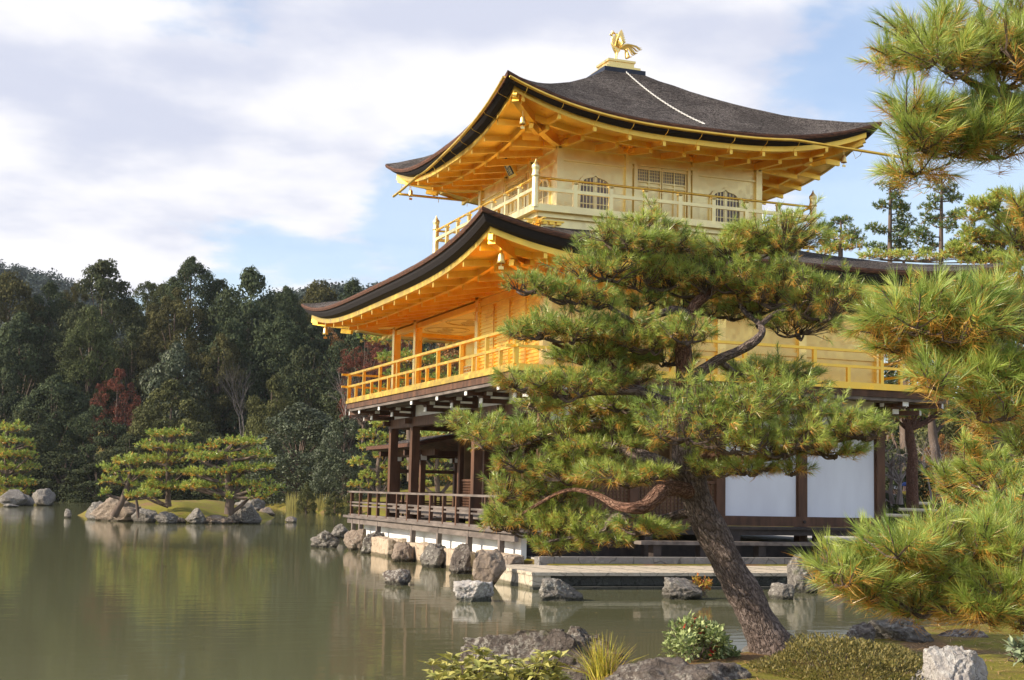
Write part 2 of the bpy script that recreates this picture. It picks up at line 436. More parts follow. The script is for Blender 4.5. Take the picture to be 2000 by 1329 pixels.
# ------------------------------------------------------------------ the setting: ground, water, hills
POND = np.array([(-60, -27), (-22, -26), (-16, -25.5), (-13.2, -24.6), (-11.6, -23.0), (-10.5, -22.0), (-9.7, -21.3), (-8.9, -20.9), (-7.9, -20.6), (-6.6, -19.9),
                 (-4.6, -18.5), (-2.6, -18.6), (0.5, -17.6), (3.5, -14.5), (4.2, -11.5), (2.8, -9.2), (1.2, -8.4), (.2, -8.2), (-.6, -8.4), (-5.2, -8.3), (-5.2, -5), (-5.25, 6.6),
                 (-3.5, 7.3), (3, 7.3), (6, 9), (9, 25), (9.5, 45), (6.5, 58), (5.6, 66), (7, 84), (4, 104), (1, 121), (-20, 125), (-60, 118), (-95, 80), (-95, 0)], float)
ISLE = np.array([(-10.4, 37.8), (-9.2, 33.4), (-7.4, 30.9), (-5.2, 31.2), (-3.2, 33.6), (-1.2, 38.5), (0.2, 44.5), (-.6, 49), (-4, 51), (-8, 48), (-10.4, 43)], float)
ISLE2 = np.array([(-30, 66), (-20, 64.5), (-13.5, 68), (-10, 76), (-10.2, 84), (-16, 90), (-30, 90)], float)
def sdf(P, poly):
    a = poly; b = np.roll(poly, -1, 0); d = np.full(len(P), 1e9); ins = np.zeros(len(P), bool)
    for p, q in zip(a, b):
        e = q-p; w = P-p; t = np.clip((w@e)/(e@e), 0, 1); d = np.minimum(d, np.linalg.norm(w-t[:, None]*e, axis=1))
        c = (p[1] > P[:, 1]) != (q[1] > P[:, 1])
        with np.errstate(divide='ignore', invalid='ignore'):
            xi = (q[0]-p[0])*(P[:, 1]-p[1])/(q[1]-p[1])+p[0]
        ins ^= c & (P[:, 0] < xi)
    return np.where(ins, d, -d)          # positive inside
def sst(a, b, x):
    t = np.clip((x-a)/(b-a), 0, 1); return t*t*(3-2*t)
def ground_h(X, Y):
    P = np.stack([X, Y], 1)
    w = sdf(P, POND)                      # >0 in the water
    isl = np.maximum(sdf(P, ISLE), sdf(P, ISLE2))
    w = np.minimum(w, -isl)               # islands are land
    nz = fbm(np.stack([X*.6, Y*.6, X*0], 1), 4, 3)*.05
    land = .24*sst(-.05, .55, -w) + nz*sst(0, .6, -w)
    land += np.where(isl > 0, .62*sst(0, 3.4, isl), 0)
    far = sst(45, 75, Y)*sst(0, 60, -w)
    land += np.where(isl > 0, 0, far*9.0 + sst(0, 6, -w)*sst(30, 50, Y)*.8)
    # raised terrace round the pavilion
    terr = sst(-7.75, -7.55, Y)*sst(-5.15, -4.95, X)*sst(20, 15, Y)*sst(30, 24, X)
    land = np.where(w < 0, np.maximum(land, -.02+.24*terr + .14*sst(-.1, .4, -w)*terr), land)
    near = sst(-14, -17, Y)*sst(-30, -20, X)*(Y < -12)
    land += np.where(w < 0, near*.06*sst(.6, 3., -w), 0)
    return np.where(w > 0, -.7*sst(0, 1.2, w), land)
def axis(fine0, fine1, step, lo, hi, grow=1.22):
    a = list(np.arange(fine0, fine1+1e-6, step)); s = step
    while a[-1] < hi: s *= grow; a.append(a[-1]+s)
    s = step
    while a[0] > lo: s *= grow; a.insert(0, a[0]-s)
    return np.array(a)
def grid_faces(nx, ny):
    i, j = np.meshgrid(np.arange(nx-1), np.arange(ny-1), indexing='ij'); k = (i*ny+j).ravel()
    return np.stack([k, k+ny, k+ny+1, k+1], 1)
ax = axis(-14, 7, .2, -700, 900); ay = np.unique(np.round(np.concatenate([axis(-26, -4, .2, -400, -4), axis(-4, 55, .5, -4, 1400)]), 3))
GX, GY = np.meshgrid(ax, ay, indexing='ij')
def ground_mat():
    m, n, b, out = new_mat('mossy_soil')
    v = coords(n)
    f1 = tex_noise(n, v, .9, 7, .6); f2 = tex_noise(n, v, 6, 8, .7); f3 = tex_noise(n, v, 40, 4, .6)
    moss = mixc(n, f2, (.075, .085, .012), (.25, .215, .03))
    soil = mixc(n, f2, (.09, .05, .025), (.26, .16, .075))
    c = mixc(n, ramp(n, f1, [(.48, (0, 0, 0)), (.62, (1, 1, 1))]), moss, soil)
    c = mixc(n, ramp(n, f3, [(.55, (0, 0, 0)), (.72, (.6, .6, .6))]), c, (.30, .17, .07))
    n.links.new(c, b.inputs['Base Color']); b.inputs['Roughness'].default_value = .95; b.inputs['Specular IOR Level'].default_value = .15
    bump(n, f3, b, .8, .03)
    return m
M['ground'] = ground_mat()
g = mesh_obj('ground', np.stack([GX.ravel(), GY.ravel(), ground_h(GX.ravel(), GY.ravel())], 1), grid_faces(len(ax), len(ay)), M['ground'], smooth=True)
tag(g, 'mossy ground and banks round the pond', 'ground', kind='structure')

def water_mat():
    m, n, b, out = new_mat('murky_pond_water')
    b.inputs['Base Color'].default_value = (.118, .118, .062, 1)
    b.inputs['Roughness'].default_value = .05; b.inputs['IOR'].default_value = 1.33; b.inputs['Specular IOR Level'].default_value = .5
    # ripples drawn out across the view
    v1 = coords(n, (1.1, 3.2, 1), (0, 0, R(-20)), 'Object'); v2 = coords(n, (5, 14, 1), (0, 0, R(-22)), 'Object')
    big = tex_noise(n, coords(n, (.10, .2, 1)), 1.0, 4, .6)
    gate = ramp(n, big, [(.35, (.25, .25, .25)), (.62, (1, 1, 1))])
    w1 = tex_noise(n, v1, 1.0, 3, .5); w2 = tex_noise(n, v2, 1.0, 3, .5)
    h = n.nodes.new('ShaderNodeMath'); h.operation = 'MULTIPLY_ADD'; n.links.new(w2, h.inputs[0]); h.inputs[1].default_value = .16; n.links.new(w1, h.inputs[2])
    h2 = n.nodes.new('ShaderNodeMath'); h2.operation = 'MULTIPLY'; n.links.new(h.outputs[0], h2.inputs[0]); n.links.new(gate, h2.inputs[1])
    bump(n, h2.outputs[0], b, .085, .05)
    return m
M['water'] = water_mat()
wm_ = MB(); wm_.add([(-200, -60, 0), (60, -60, 0), (60, 200, 0), (-200, 200, 0)], [(0, 1, 2, 3)])
tag(wm_.build('pond_water', M['water']), 'calm murky green pond reflecting the trees and pavilion', 'pond', kind='structure')

cy = MB(); cy.box(-4.7, 22, -7.25, 6.4, .15, .40); cy.box(5.5, 22, 6.4, 14, .15, .40)
M['gravel'] = pm('pale_courtyard_gravel', (.30, .285, .26), (.42, .40, .37), 40, .95, 0, .5, .01)
tag(cy.build('courtyard', M['gravel']), 'pale gravel court round the pavilion', 'courtyard', kind='structure')

# ------------------------------------------------------------------ the golden pavilion
PAV = thing('golden_pavilion', (0, 0, .3), 'three-storey gold-leafed wooden pavilion with two curved dark shingled roofs on the pond edge', 'pavilion')
HX, HY = 4.235, 5.72                # half sizes of the lower two storeys
H3 = 2.75                           # half size of the top storey
def fmap(side, hx, hy):
    """(u along the face, o outward from the wall plane, z) -> world"""
    if side == 'S': return lambda u, o, z: (-hx-o, u, z)
    if side == 'N': return lambda u, o, z: (hx+o, -u, z)
    if side == 'E': return lambda u, o, z: (u, -hy-o, z)
    return lambda u, o, z: (-u, hy+o, z)
def fbox(mb, fm, u0, u1, o0, o1, z0, z1):
    a = fm(u0, o0, z0); b = fm(u1, o1, z1); return mb.box(a[0], b[0], a[1], b[1], a[2], b[2])
KX = [-4.235, -2.12, 0, 2.12, 4.235]
KY = [-5.72, -3.62, -1.52, .55, 3.62, 5.72]

def roof(hx, hy, ez, lift, p, ix, iy, iz, cexp, wallx, wally, wz, depth, name_label, spacing, ft):
    """curved hipped roof: outer half sizes hx, hy at eave height ez; inner ring ix, iy at iz"""
    def zs(t, s): return ez + (iz-ez)*(1-t)**cexp + lift*t**2.2*np.abs(s)**p
    V = []; Fs = []; n0 = 0; nt_, ns_ = 16, 56
    t = np.linspace(0, 1, nt_); s = np.linspace(-1, 1, ns_)
    T, S = np.meshgrid(t, s, indexing='ij'); T = T.ravel(); S = S.ravel()
    for side in 'SENW':
        a, c = (hx, hy) if side in 'SN' else (hy, hx)       # outward extent, along extent
        ia, ic = (ix, iy) if side in 'SN' else (iy, ix)
        out = ia+(a-ia)*T; al = (ic+(c-ic)*T)*S; z = zs(T, S)
        if side == 'S': P = np.stack([-out, al, z], 1)
        elif side == 'N': P = np.stack([out, -al, z], 1)
        elif side == 'E': P = np.stack([al, -out, z], 1)
        else: P = np.stack([-al, out, z], 1)
        V.append(P); Fs.append(grid_faces(nt_, ns_)+n0); n0 += len(P)
    V = np.concatenate(V); Fs = np.concatenate(Fs)
    V[:, 2] += fbm(V*np.array([2.5, 2.5, 0]), 3, 9)*.012
    rf = mesh_obj('roof', V, Fs, M['shingle'], PAV, smooth=True)
    if name_label: rf['label'] = name_label
    ss = np.linspace(-1, 1, 61)
    def ring(o, dz, q=0, wzv=None):
        """ring of points offset outward by o, lowered by dz; q blends the height to the level wzv"""
        P = []
        for side in 'SENW':
            fm = fmap(side, hx+o, hy+o); c = (hy if side in 'SN' else hx)+o
            sgn = -1 if side in 'SW' else 1
            for x in ss[:-1]*sgn if False else ss[:-1]:
                xx = x*(1 if side in 'EN' else -1)
                z = zs(1.0, x)-dz
                if wzv is not None: z = (ez-dz)*(1-q)+wzv*q+lift*abs(x)**p*(1-q)**1.6
                P.append((side, fm(xx*c if side in 'SE' else -xx*c if side == 'N' else -xx*c, 0, z)))
        # order the ring by angle so that it closes
        Q = np.array([b for a, b in P]); ang = np.arctan2(Q[:, 1]*hx/hy, Q[:, 0]); return Q[np.argsort(ang, kind='stable')]
    def strip(profiles, name, m, parent, smooth=False):
        mb = MB(); rings = [ring(*a) for a in profiles]; n = len(rings[0])
        f = [(k*n+i, k*n+(i+1) % n, (k+1)*n+(i+1) % n, (k+1)*n+i) for k in range(len(rings)-1) for i in range(n)]
        mb.add(np.concatenate(rings), f); return mb.build(name, m, parent, smooth)
    strip([(0, 0), (.012, .04), (-.005, .098), (-.05, .103)], 'roof_edge', M['brownedge'], rf)
    strip([(-.045, .098), (-.06, .06+ft*.32), (-.12, ft*.80), (-.27, ft)], 'under_shingles', M['undershingle'], rf)
    ev = strip([(-.265, ft), (-.262, ft+.125), (-.33, ft+.13)], 'eave', M['gold'], PAV)
    # soffit boards from the eave to the wall
    wo = -(hx-wallx)
    prof = []
    for q in np.linspace(0, 1, 8): prof.append((-.33+(wo+.33)*q, (ft+.12), q, wz))
    strip(prof, 'soffit', M['gold'], ev)
    def sz(side, u, o):
        c = (hy if side in 'SN' else hx)+o; q = np.clip((-.33-o)/(-.33-wo), 0, 1)
        s_ = min(1, abs(u)/c); return (ez-(ft+.12))*(1-q)+wz*q+lift*s_**p*(1-q)**1.6
    hid = MB()
    for side in 'SENW':
        c = hy if side in 'SN' else hx
        fm = fmap(side, hx, hy)
        us = np.arange(-int(c/spacing)*spacing, c-.2, spacing)
        for u in us:
            olim = max(wo, abs(u)-c+.05)
            for (o0, o1, drop, w, hgt) in ((-.30, -1.25, .0, .08, .14), (-1.0, wo, .10, .095, .16)):
                oi = max(o1, olim)
                if oi > o0-.15: continue
                mb = MB() if side in 'SE' else hid
                P = []
                for o in (o0, oi):
                    zt = sz(side, u, o)-drop+.02
                    for du, dz in ((-w/2, -hgt), (w/2, -hgt), (w/2, 0), (-w/2, 0)): P.append(fm(u+du, o, zt+dz))
                mb.hexa(P)
                if side in 'SE': mb.build('rafter', M['gold'], ev)
        # fascia beam over the inner rafter ends (kioi)
        for mb in ([hid] if side in 'NW' else [MB()]):
            P0 = None; o = -1.03; cc = c+o
            for x in np.linspace(-1, 1, 25):
                u = x*cc; z = sz(side, u, o)-.09
                ringp = [fm(u, o, z-.05), fm(u, o+.09, z-.05), fm(u, o+.09, z+.09), fm(u, o, z+.09)]
                if P0 is not None: mb.hexa(P0+ringp)
                P0 = ringp
            if side in 'SE': mb.build('eave_beam', M['gold'], ev)
    hb_ = hid.build('rafter_row', M['gold'], ev); hb_['kind'] = 'stuff'
    # hip rafters
    for sx in (-1, 1):
        for sy in (-1, 1):
            mb = MB()
            tipz = ez-(ft+.12)+lift
            pts = []
            for q in np.linspace(0, 1, 9):
                o = -.34+(wo+.34)*q
                pts.append((sx*(hx+o), sy*(hy+o), (ez-(ft+.12))*(1-q)+wz*q+lift*(1-q)**1.6-.10))
            for a, b in zip(pts[:-1], pts[1:]): mb.bar(a, b, .16, .24)
            a = np.array(pts[0]); d = unit(a-np.array(pts[1]))
            mb.bar(a-d*.02, a+d*.08, .10, .12); 
            m_ = pts[3]; e = unit(np.array(pts[2])-np.array(pts[4])); mm = np.array(m_)-np.array((0, 0, .2))
            mb.bar(mm-e*.25, mm+e*.10, .11, .13)
            mb.build('hip_rafter', M['gold'], ev)
    return rf, ev, ring, zs, sz

# lower roof and its eaves
roof2, eave2, ring2, zs2, sz2 = roof(6.57, 8.06, 6.70, .53, 4, 3.15, 3.15, 8.02, 1.2, HX, HY, 6.62, 2.3, 'lower shingled roof skirt under the top storey', 1.02, .325)
# upper roof
roof3, eave3, ring3, zs3, sz3 = roof(4.95, 4.95, 10.31, .72, 2.8, .58, .58, 12.84, 1.15, H3, H3, 10.25, 2.2, 'upper pyramidal shingled roof', .89, .245)

# finial base and chain
fb = MB(); fb.box(-.60, .60, -.60, .60, 12.72, 12.95); fb_ = fb.build('finial_base', M['tile'], roof3)
fb = MB(); fb.box(-.50, .50, -.50, .50, 12.95, 13.04); fb.box(-.37, .37, -.37, .37, 13.04, 13.23); fb.box(-.40, .40, -.40, .40, 13.19, 13.25)
fb.build('gilded_pedestal', M['gold_bright'], roof3)
ch = MB()
N = 64
for k in range(N):
    q = k/(N-1); y = -.60-3.85*q; x = .02+.22*q-.10*math.sin(math.pi*q)
    r = -y; t = (r-.58)/(4.95-.58); z = float(zs3(np.array(max(t, 0)), np.array(x/r)))+.035 + .05*math.sin(q*math.pi)*0
    q2 = (k+1)/(N-1); y2 = -.60-3.85*q2; t2 = (-y2-.58)/4.37; z2 = float(zs3(np.array(t2), np.array(0.0)))+.035
    a = np.array((x, y, z)); b = np.array((.02+.22*q2-.10*math.sin(math.pi*q2), y2, z2)); mid = (a+b)/2; d = unit(b-a)*.045
    sd = np.array((1, 0, 0)) if k % 2 else np.array((0, 0, 1.0))
    loop = [mid+d*math.cos(th)+sd*.020*math.sin(th) for th in np.linspace(0, 2*math.pi, 9)]
    ch.tube(loop, .0075, 4, False)
ch.build('roof_chain', M['chain'], roof3)

# gilded rain gutters below the upper eave, with their hangers
for side, u0, u1 in (('S', -4.93, 5.0), ('E', -4.93, 5.45), ('W', -5.0, 4.6)):
    fm = fmap(side, 5.0, 5.0)
    def gpos(u):
        z = 10.31+.72*min(1, abs(u)/4.95)**2.8-.15; o = .03
        if u > 2.4: z = 10.31+.72*(2.4/4.95)**2.8-.15-.03*(u-2.4)
        if side == 'S': o = .03-.36*float(sst(-3.5, 4.5, np.array(u))); z -= .06*float(sst(-3, 3, np.array(u)))
        if side == 'W': o = -.33; z = 10.13
        return o, z
    mb = MB(); mb.tube([fm(u, *gpos(u)) for u in np.linspace(u0, u1, 44)], .036, 8)
    gt = mb.build('rain_gutter', M['gold'], eave3, True)
    for u in np.arange(-4.5, 4.6, .88):
        hs = MB(); o, zg = gpos(u); z = 10.31+.72*(abs(u)/4.95)**2.8
        hs.tube([fm(u, o+.01, zg-.03), fm(u, o-.05, zg-.10), fm(u, min(o, -.20)-.02, min(zg-.14, z-.32)), fm(u, -.36, z-.47)], .007, 4, False)
        hs.build('gutter_hanger', M['gold'], gt)

# ---- top storey
def arch_pts(w, h):
    half = [(1.0, 0), (.99, .30), (.985, .55), (.97, .68), (.90, .79), (.76, .88), (.56, .93), (.34, .955), (.14, .985), (0, 1.035)]
    return [(x*w/2, z*h) for x, z in half]
def katomado(fm, uc, z0, w, h, parent):
    P = arch_pts(w, h); O = arch_pts(w+.13, h+.07)
    full = P+[(-x, z) for x, z in P[-2::-1]]; fullo = O+[(-x, z) for x, z in O[-2::-1]]
    V = []; f = []
    n = len(full)
    for o in (.002, .055):
        V += [fm(uc+x, o, z0+z) for x, z in full]+[fm(uc+x, o, z0+z) for x, z in fullo]
    for i in range(n-1):
        f += [(2*n+i, 2*n+i+1, 3*n+i+1, 3*n+i), (i, i+1, 2*n+i+1, 2*n+i), (n+i, n+i+1, 3*n+i+1, 3*n+i)]
    mb = MB(); mb.add(V, f); fbox(mb, fm, uc-w/2-.10, uc+w/2+.10, .0, .075, z0-.055, z0)
    win = mb.build('window', M['gold_pale'], parent)
    mb = MB(); V = [fm(uc+x, .006, z0+z) for x, z in full]; c = fm(uc, .006, z0+h*.45)
    mb.add(V+[c], None, [(i, (i+1) % n, n) for i in range(n)]); mb.build('pane', M['pane'], win)
    mb = MB()
    def top(x):
        xs = [p[0] for p in P][::-1]; zz = [p[1] for p in P][::-1]; return float(np.interp(abs(x), xs, zz))
    nb = 9
    for k in range(1, nb):
        x = -w/2+w*k/nb
        wd = .020
        fbox(mb, fm, uc+x-wd/2, uc+x+wd/2, .010, .03, z0, z0+top(x)-.01)
    fbox(mb, fm, uc-.028, uc+.028, .010, .036, z0, z0+h*1.0)
    for z in (.16, .46, .72):
        ww = w/2*(.98 if z < .6 else .93)
        fbox(mb, fm, uc-ww, uc+ww, .012, .026, z0+h*z-.012, z0+h*z+.012)
    mb.build('lattice', M['gold_pale'], win)
for side in 'SENW':
    fm = fmap(side, H3, H3)
    w = MB(); fbox(w, fm, -H3+.02, H3-.02, -.06, 0, 8.28, 10.30)
    wl = w.build('wall', M['gold_pale'], PAV)
    if side == 'E': wl['label'] = 'gilded top-storey wall with two bell-shaped windows and a central door'
    mb = MB()
    fbox(mb, fm, -H3, H3, .004, .05, 9.70, 9.745); fbox(mb, fm, -H3, H3, .004, .07, 8.28, 8.52); fbox(mb, fm, -H3, H3, .004, .06, 10.02, 10.17)
    mb.build('wall_rail', M['gold_pale'], wl)
    for uc in (-1.80, 1.80): katomado(fm, uc, 8.58, .80, .80, wl)
    # central door leaves
    mb = MB()
    for a, b in ((-.78, -.70), (.70, .78)): fbox(mb, fm, a, b, .004, .09, 8.50, 9.86)
    fbox(mb, fm, -.70, .70, .004, .07, 9.78, 9.84); 
    for a in (-.86, .86): fbox(mb, fm, a-.10, a+.10, .004, .11, 9.80, 9.88)
    dr = mb.build('door', M['gold_pale'], wl)
    for k in range(2):
        lf = MB(); u0 = -.69+k*.70
        fbox(lf, fm, u0, u0+.03, .008, .045, 8.52, 9.78); fbox(lf, fm, u0+.64, u0+.67, .008, .045, 8.52, 9.78); fbox(lf, fm, u0+.32, u0+.35, .008, .045, 8.52, 9.78)
        for z in (8.52, 8.95, 9.28, 9.38, 9.74): fbox(lf, fm, u0+.03, u0+.64, .009, .043, z, z+.035)
        lf.build('door_leaf', M['gold_pale'], dr)
        pn = MB(); lt = MB()
        for j in range(2):
            a = u0+.035+j*.32; fbox(pn, fm, a, a+.28, .002, .008, 9.42, 9.735)
            for q in range(1, 6): fbox(lt, fm, a+.28*q/6-.006, a+.28*q/6+.006, .010, .02, 9.42, 9.735)
            for q in range(1, 4): fbox(lt, fm, a, a+.28, .011, .019, 9.42+.315*q/4-.006, 9.42+.315*q/4+.006)
        pn.build('door_pane', M['pane'], dr); lt.build('door_lattice', M['gold_pale'], dr)
    # brackets over the columns
    for u in (-H3, -.92, .92, H3):
        mb = MB()
        for o, wd, z in ((.05, .17, 9.98), (.10, .30, 10.06), (.22, .20, 10.12), (.32, .34, 10.18)):
            fbox(mb, fm, u-wd/2, u+wd/2, -.02, o, z, z+.075)
        fbox(mb, fm, u-.05, u+.05, 0, .42, 10.02, 10.12); fbox(mb, fm, u-.045, u+.045, 0, .52, 10.14, 10.24)
        mb.build('bracket', M['gold'], wl)
for x in (-H3, -.92, .92, H3):
    for y in (-H3, -.92, .92, H3):
        if abs(x) < 2 and abs(y) < 2: continue
        mb = MB(); mb.box(x-.085, x+.085, y-.085, y+.085, 8.2, 10.1)
        mb.build('column', M['gold_pale'], PAV)
# name board hanging under the south eave
pq = MB()
c0 = np.array((-3.25, -.60, 9.98)); tl = R(28)
upv = np.array((-math.sin(tl), 0, math.cos(tl))); nv = np.array((-math.cos(tl), 0, -math.sin(tl)))
pq.bar(c0-upv*.32, c0+upv*.32, .44, .05, nv)
pb = pq.build('name_board', M['gold'], PAV)
pq = MB(); pq.bar(c0-upv*.25+nv*.035, c0+upv*.25+nv*.035, .32, .012, nv); pq.build('board_face', M['tile'], pb)
pq = MB()
def stroke(a, b, w=.022):
    s_ = np.array((0, -1.0, 0)); f = lambda q: c0+upv*q[1]+s_*q[0]+nv*.043
    pq.bar(f(a), f(b), w, .006, nv)
for z0, gl in ((.16, [((0, .07), (0, .04)), ((-.08, .04), (.08, .04)), ((-.03, .03), (-.07, -.01)), ((.03, .03), (.07, -.01)), ((-.06, -.02), (.04, -.02)), ((.04, -.02), (.03, -.07)), ((.03, -.07), (.08, -.06)), ((-.01, .01), (-.06, -.07))]),
               (0, [((0, .075), (0, .05)), ((-.07, .05), (.07, .05)), ((-.05, .03), (.05, .03)), ((-.05, .03), (-.05, 0)), ((.05, .03), (.05, 0)), ((-.05, 0), (.05, 0)), ((-.08, -.02), (.08, -.02)), ((0, -.02), (0, -.075)), ((-.05, -.05), (-.08, -.07)), ((.05, -.05), (.08, -.07))]),
               (-.16, [((-.08, .06), (-.02, .06)), ((-.05, .06), (-.05, -.06)), ((-.05, -.06), (-.07, -.05)), ((.0, .07), (.09, .07)), ((.01, .04), (.08, .04)), ((.01, .04), (.01, -.03)), ((.08, .04), (.08, -.03)), ((.01, .01), (.08, .01)), ((.01, -.03), (.08, -.03)), ((.03, -.04), (.0, -.07)), ((.06, -.04), (.09, -.07))])):
    for a, b in gl: stroke((a[0]*1.3, a[1]+z0), (b[0]*1.3, b[1]+z0), .016)
pq.build('board_lettering', M['gold_pale'], pb)

# ---- top balcony
B3 = 3.75
mb = MB(); mb.box(-B3-.05, B3+.05, -B3-.05, B3+.05, 8.20, 8.30)
bal = mb.build('upper_balcony', M['gold_pale'], PAV)
mb = MB()
for side in 'SENW':
    fm = fmap(side, B3, B3)
    fbox(mb, fm, -B3+.12, B3-.12, -.22, -.10, 8.09, 8.20); fbox(mb, fm, -B3+.24, B3-.24, -.40, -.20, 7.62, 8.10)
mb.build('balcony_skirt', M['gold_pale'], bal)
for side in 'SE':
    fm = fmap(side, B3, B3)
    for u in (-3.45, -1.5, .3, 2.2, 3.45):
        mb = MB(); sp = []
        for k in range(9):
            a = math.pi*k/8; sp.append(fm(u+.26*math.cos(a), -.15, 7.90-.08*math.sin(a)))
        mb.tube(sp, .032, 5)
        for du in (-.36, -.18, 0, .18, .36): fbox(mb, fm, u+du-.06, u+du+.06, -.20, -.12, 7.93, 7.99)
        fbox(mb, fm, u-.5, u+.5, -.20, -.14, 8.00, 8.03)
        mb.build('carved_bracket', M['gold'], bal)
for side in 'SENW':
    fm = fmap(side, B3, B3)
    mb = MB()
    mb.tube([fm(u, 0, 8.98) for u in np.linspace(-B3+.05, B3-.05, 12)], .030, 8)
    rl = mb.build('balcony_railing', M['gold'], bal, True)
    mb = MB(); fbox(mb, fm, -B3+.05, B3-.05, -.035, .035, 8.68, 8.76); fbox(mb, fm, -B3+.05, B3-.05, -.05, .05, 8.30, 8.36)
    mb.build('railing_beam', M['gold_pale'], bal)
    for u in np.arange(-2.75, 2.8, .916):
        mb = MB(); fbox(mb, fm, u-.05, u+.05, -.04, .04, 8.34, 8.90)
        mb.lathe(fm(u, 0, 8.88), [(.03, 0), (.075, .03), (.085, .06), (.06, .075)], 10)
        mb.build('railing_post', M['gold_pale'], bal)
for sx in (-1, 1):
    for sy in (-1, 1):
        mb = MB(); mb.lathe((sx*B3, sy*B3, 8.28), [(.085, 0), (.085, .68), (.075, .70), (.10, .72), (.10, .76), (.085, .80), (.085, .90), (.10, .93), (.095, .98), (.05, 1.03), (.022, 1.09), (0.004, 1.14)], 14)
        mb.build('newel_post', M['gold_pale'], bal, True)

# ---- middle storey
mb = MB()
fm = fmap('E', HX, HY); fbox(mb, fm, -HX, HX, -.10, 0, 4.2, 6.75)
w2 = mb.build('wall', M['gold_mid'], PAV); w2['label'] = 'plain gilded east wall of the middle storey'
mb = MB()
for z in (4.95, 6.15): fbox(mb, fm, -HX, HX, .003, .05, z, z+.09)
fbox(mb, fm, -HX, HX, .003, .07, 6.42, 6.66); fbox(mb, fm, -HX, HX, .003, .06, 4.2, 4.38)
mb.build('wall_rail', M['gold_mid'], w2)
mb = MB(); fm = fmap('N', HX, HY); fbox(mb, fm, -HY, HY, -.10, 0, 4.2, 6.75); mb.build('wall', M['gold'], PAV)
mb = MB(); mb.box(-2.16, -2.06, -1.52, HY, 4.2, 6.3); mb.box(-2.06, HX, HY-.1, HY, 4.2, 6.75); rec = mb.build('wall', M['gold'], PAV)
mb = MB(); mb.box(-HX+.0, -2.06, -1.56, -1.46, 4.2, 6.3); mb.build('wall_panel', M['gold'], rec)
# lattice leaves on the recessed wall
fm = lambda u, o, z: (-2.16-o, u, z)
for a, b in ((-1.4, .5), (.6, 2.05), (2.1, 3.55), (3.67, 5.6)):
    mb = MB()
    for q in range(15): u = a+(b-a)*q/14; fbox(mb, fm, u-.014, u+.014, .004, .03, 4.35, 5.35)
    for q in range(12): z = 4.35+q*.0909; fbox(mb, fm, a, b, .005, .026, z-.012, z+.012)
    mb.build('lattice_shutter', M['gold_bright'], rec)
# south wall of shuttered bays
mb = MB(); fm = fmap('S', HX, HY); fbox(mb, fm, -HY, -1.52, -.10, 0, 4.2, 6.75); sw = mb.build('wall', M['gold'], PAV)
sw['label'] = 'sunlit south wall of ribbed gilded shutters'
for a, b in ((-5.62, -4.72), (-4.68, -3.74), (-3.66, -2.68), (-2.62, -1.62)):
    mb = MB(); fbox(mb, fm, a, b, .004, .03, 4.36, 6.12)
    for z in np.arange(4.40, 6.1, .085): fbox(mb, fm, a+.03, b-.03, .030, .052, z, z+.038)
    for u in (a, b-.035): fbox(mb, fm, u, u+.035, .03, .06, 4.36, 6.12)
    mb.build('shutter', M['gold'], sw)
mb = MB(); fbox(mb, fm, -HY, HY, -.12, .05, 6.16, 6.30); fbox(mb, fm, -HY, HY, -.06, .10, 6.34, 6.64)
fbox(mb, fm, -HY, -1.5, .003, .06, 4.2, 4.36)
bm2 = mb.build('beam', M['gold'], PAV)
mb = MB(); mb.box(-HX, -2.06, HY-.06, HY+.06, 6.16, 6.50); mb.build('beam', M['gold'], PAV)
for (xx, ys) in ((-HX, [KY[0], KY[2], KY[4], KY[5]]),):
    for y in ys:
        mb = MB(); mb.box(xx-.10, xx+.10, y-.10, y+.10, 4.2, 6.42); mb.build('column', M['gold_bright'], PAV)
for x in KX[1:]:
    mb = MB(); mb.box(x-.10, x+.10, -HY-.10, -HY+.10, 4.2, 6.42); mb.build('column', M['gold_bright'], PAV)
mb = MB(); mb.box(-2.2, -2.0, HY-.1, HY+.1, 4.2, 6.42); mb.build('column', M['gold_bright'], PAV)
for y in list(np.arange(-5.0, 5.8, 1.03)):
    mb = MB()
    for o, wd, z in ((.06, .12, 6.44), (.12, .22, 6.50), (.18, .14, 6.56)): mb.box(-HX-o, -HX, y-wd/2, y+wd/2, z, z+.06)
    mb.build('bracket', M['gold_bright'], bm2)
# painted ceiling over the open gallery
mb = MB(); mb.box(-HX+.1, -2.06, -1.5, HY-.06, 6.28, 6.33); cl = mb.build('gallery_ceiling', pm('painted_ceiling', (.62, .52, .34), (.74, .64, .44), 2.5, .7, 0, 0), PAV)
M['paint'] = pm('faded_ceiling_paint', (.42, .33, .19), (.56, .45, .27), 6, .8, 0, 0)
for y, r in ((.3, .75), (2.4, .8), (4.5, .75)):
    mb = MB()
    for r0 in (r, r*.88): 
        mb.tube([(-3.1+r0*.85*math.cos(a), y+r0*math.sin(a), 6.278) for a in np.linspace(0, 2*math.pi, 33)], .014, 4, False)
    for k in range(7):
        a = k*.9; c = np.array((-3.1+.3*math.cos(a)*(k % 3)/2, y+.4*math.sin(a*1.3), 6.277))
        mb.tube([c+np.array((.16*math.cos(q)*(1-.1*q), .22*math.sin(q*1.1), 0)) for q in np.linspace(0, 4.4, 14)], .02, 4, False)
    mb.build('ceiling_painting', M['paint'], cl)
mb = MB(); mb.box(-HX, HX, -HY, HY, 6.68, 6.78); mb.build('upper_ceiling', M['gold'], PAV)

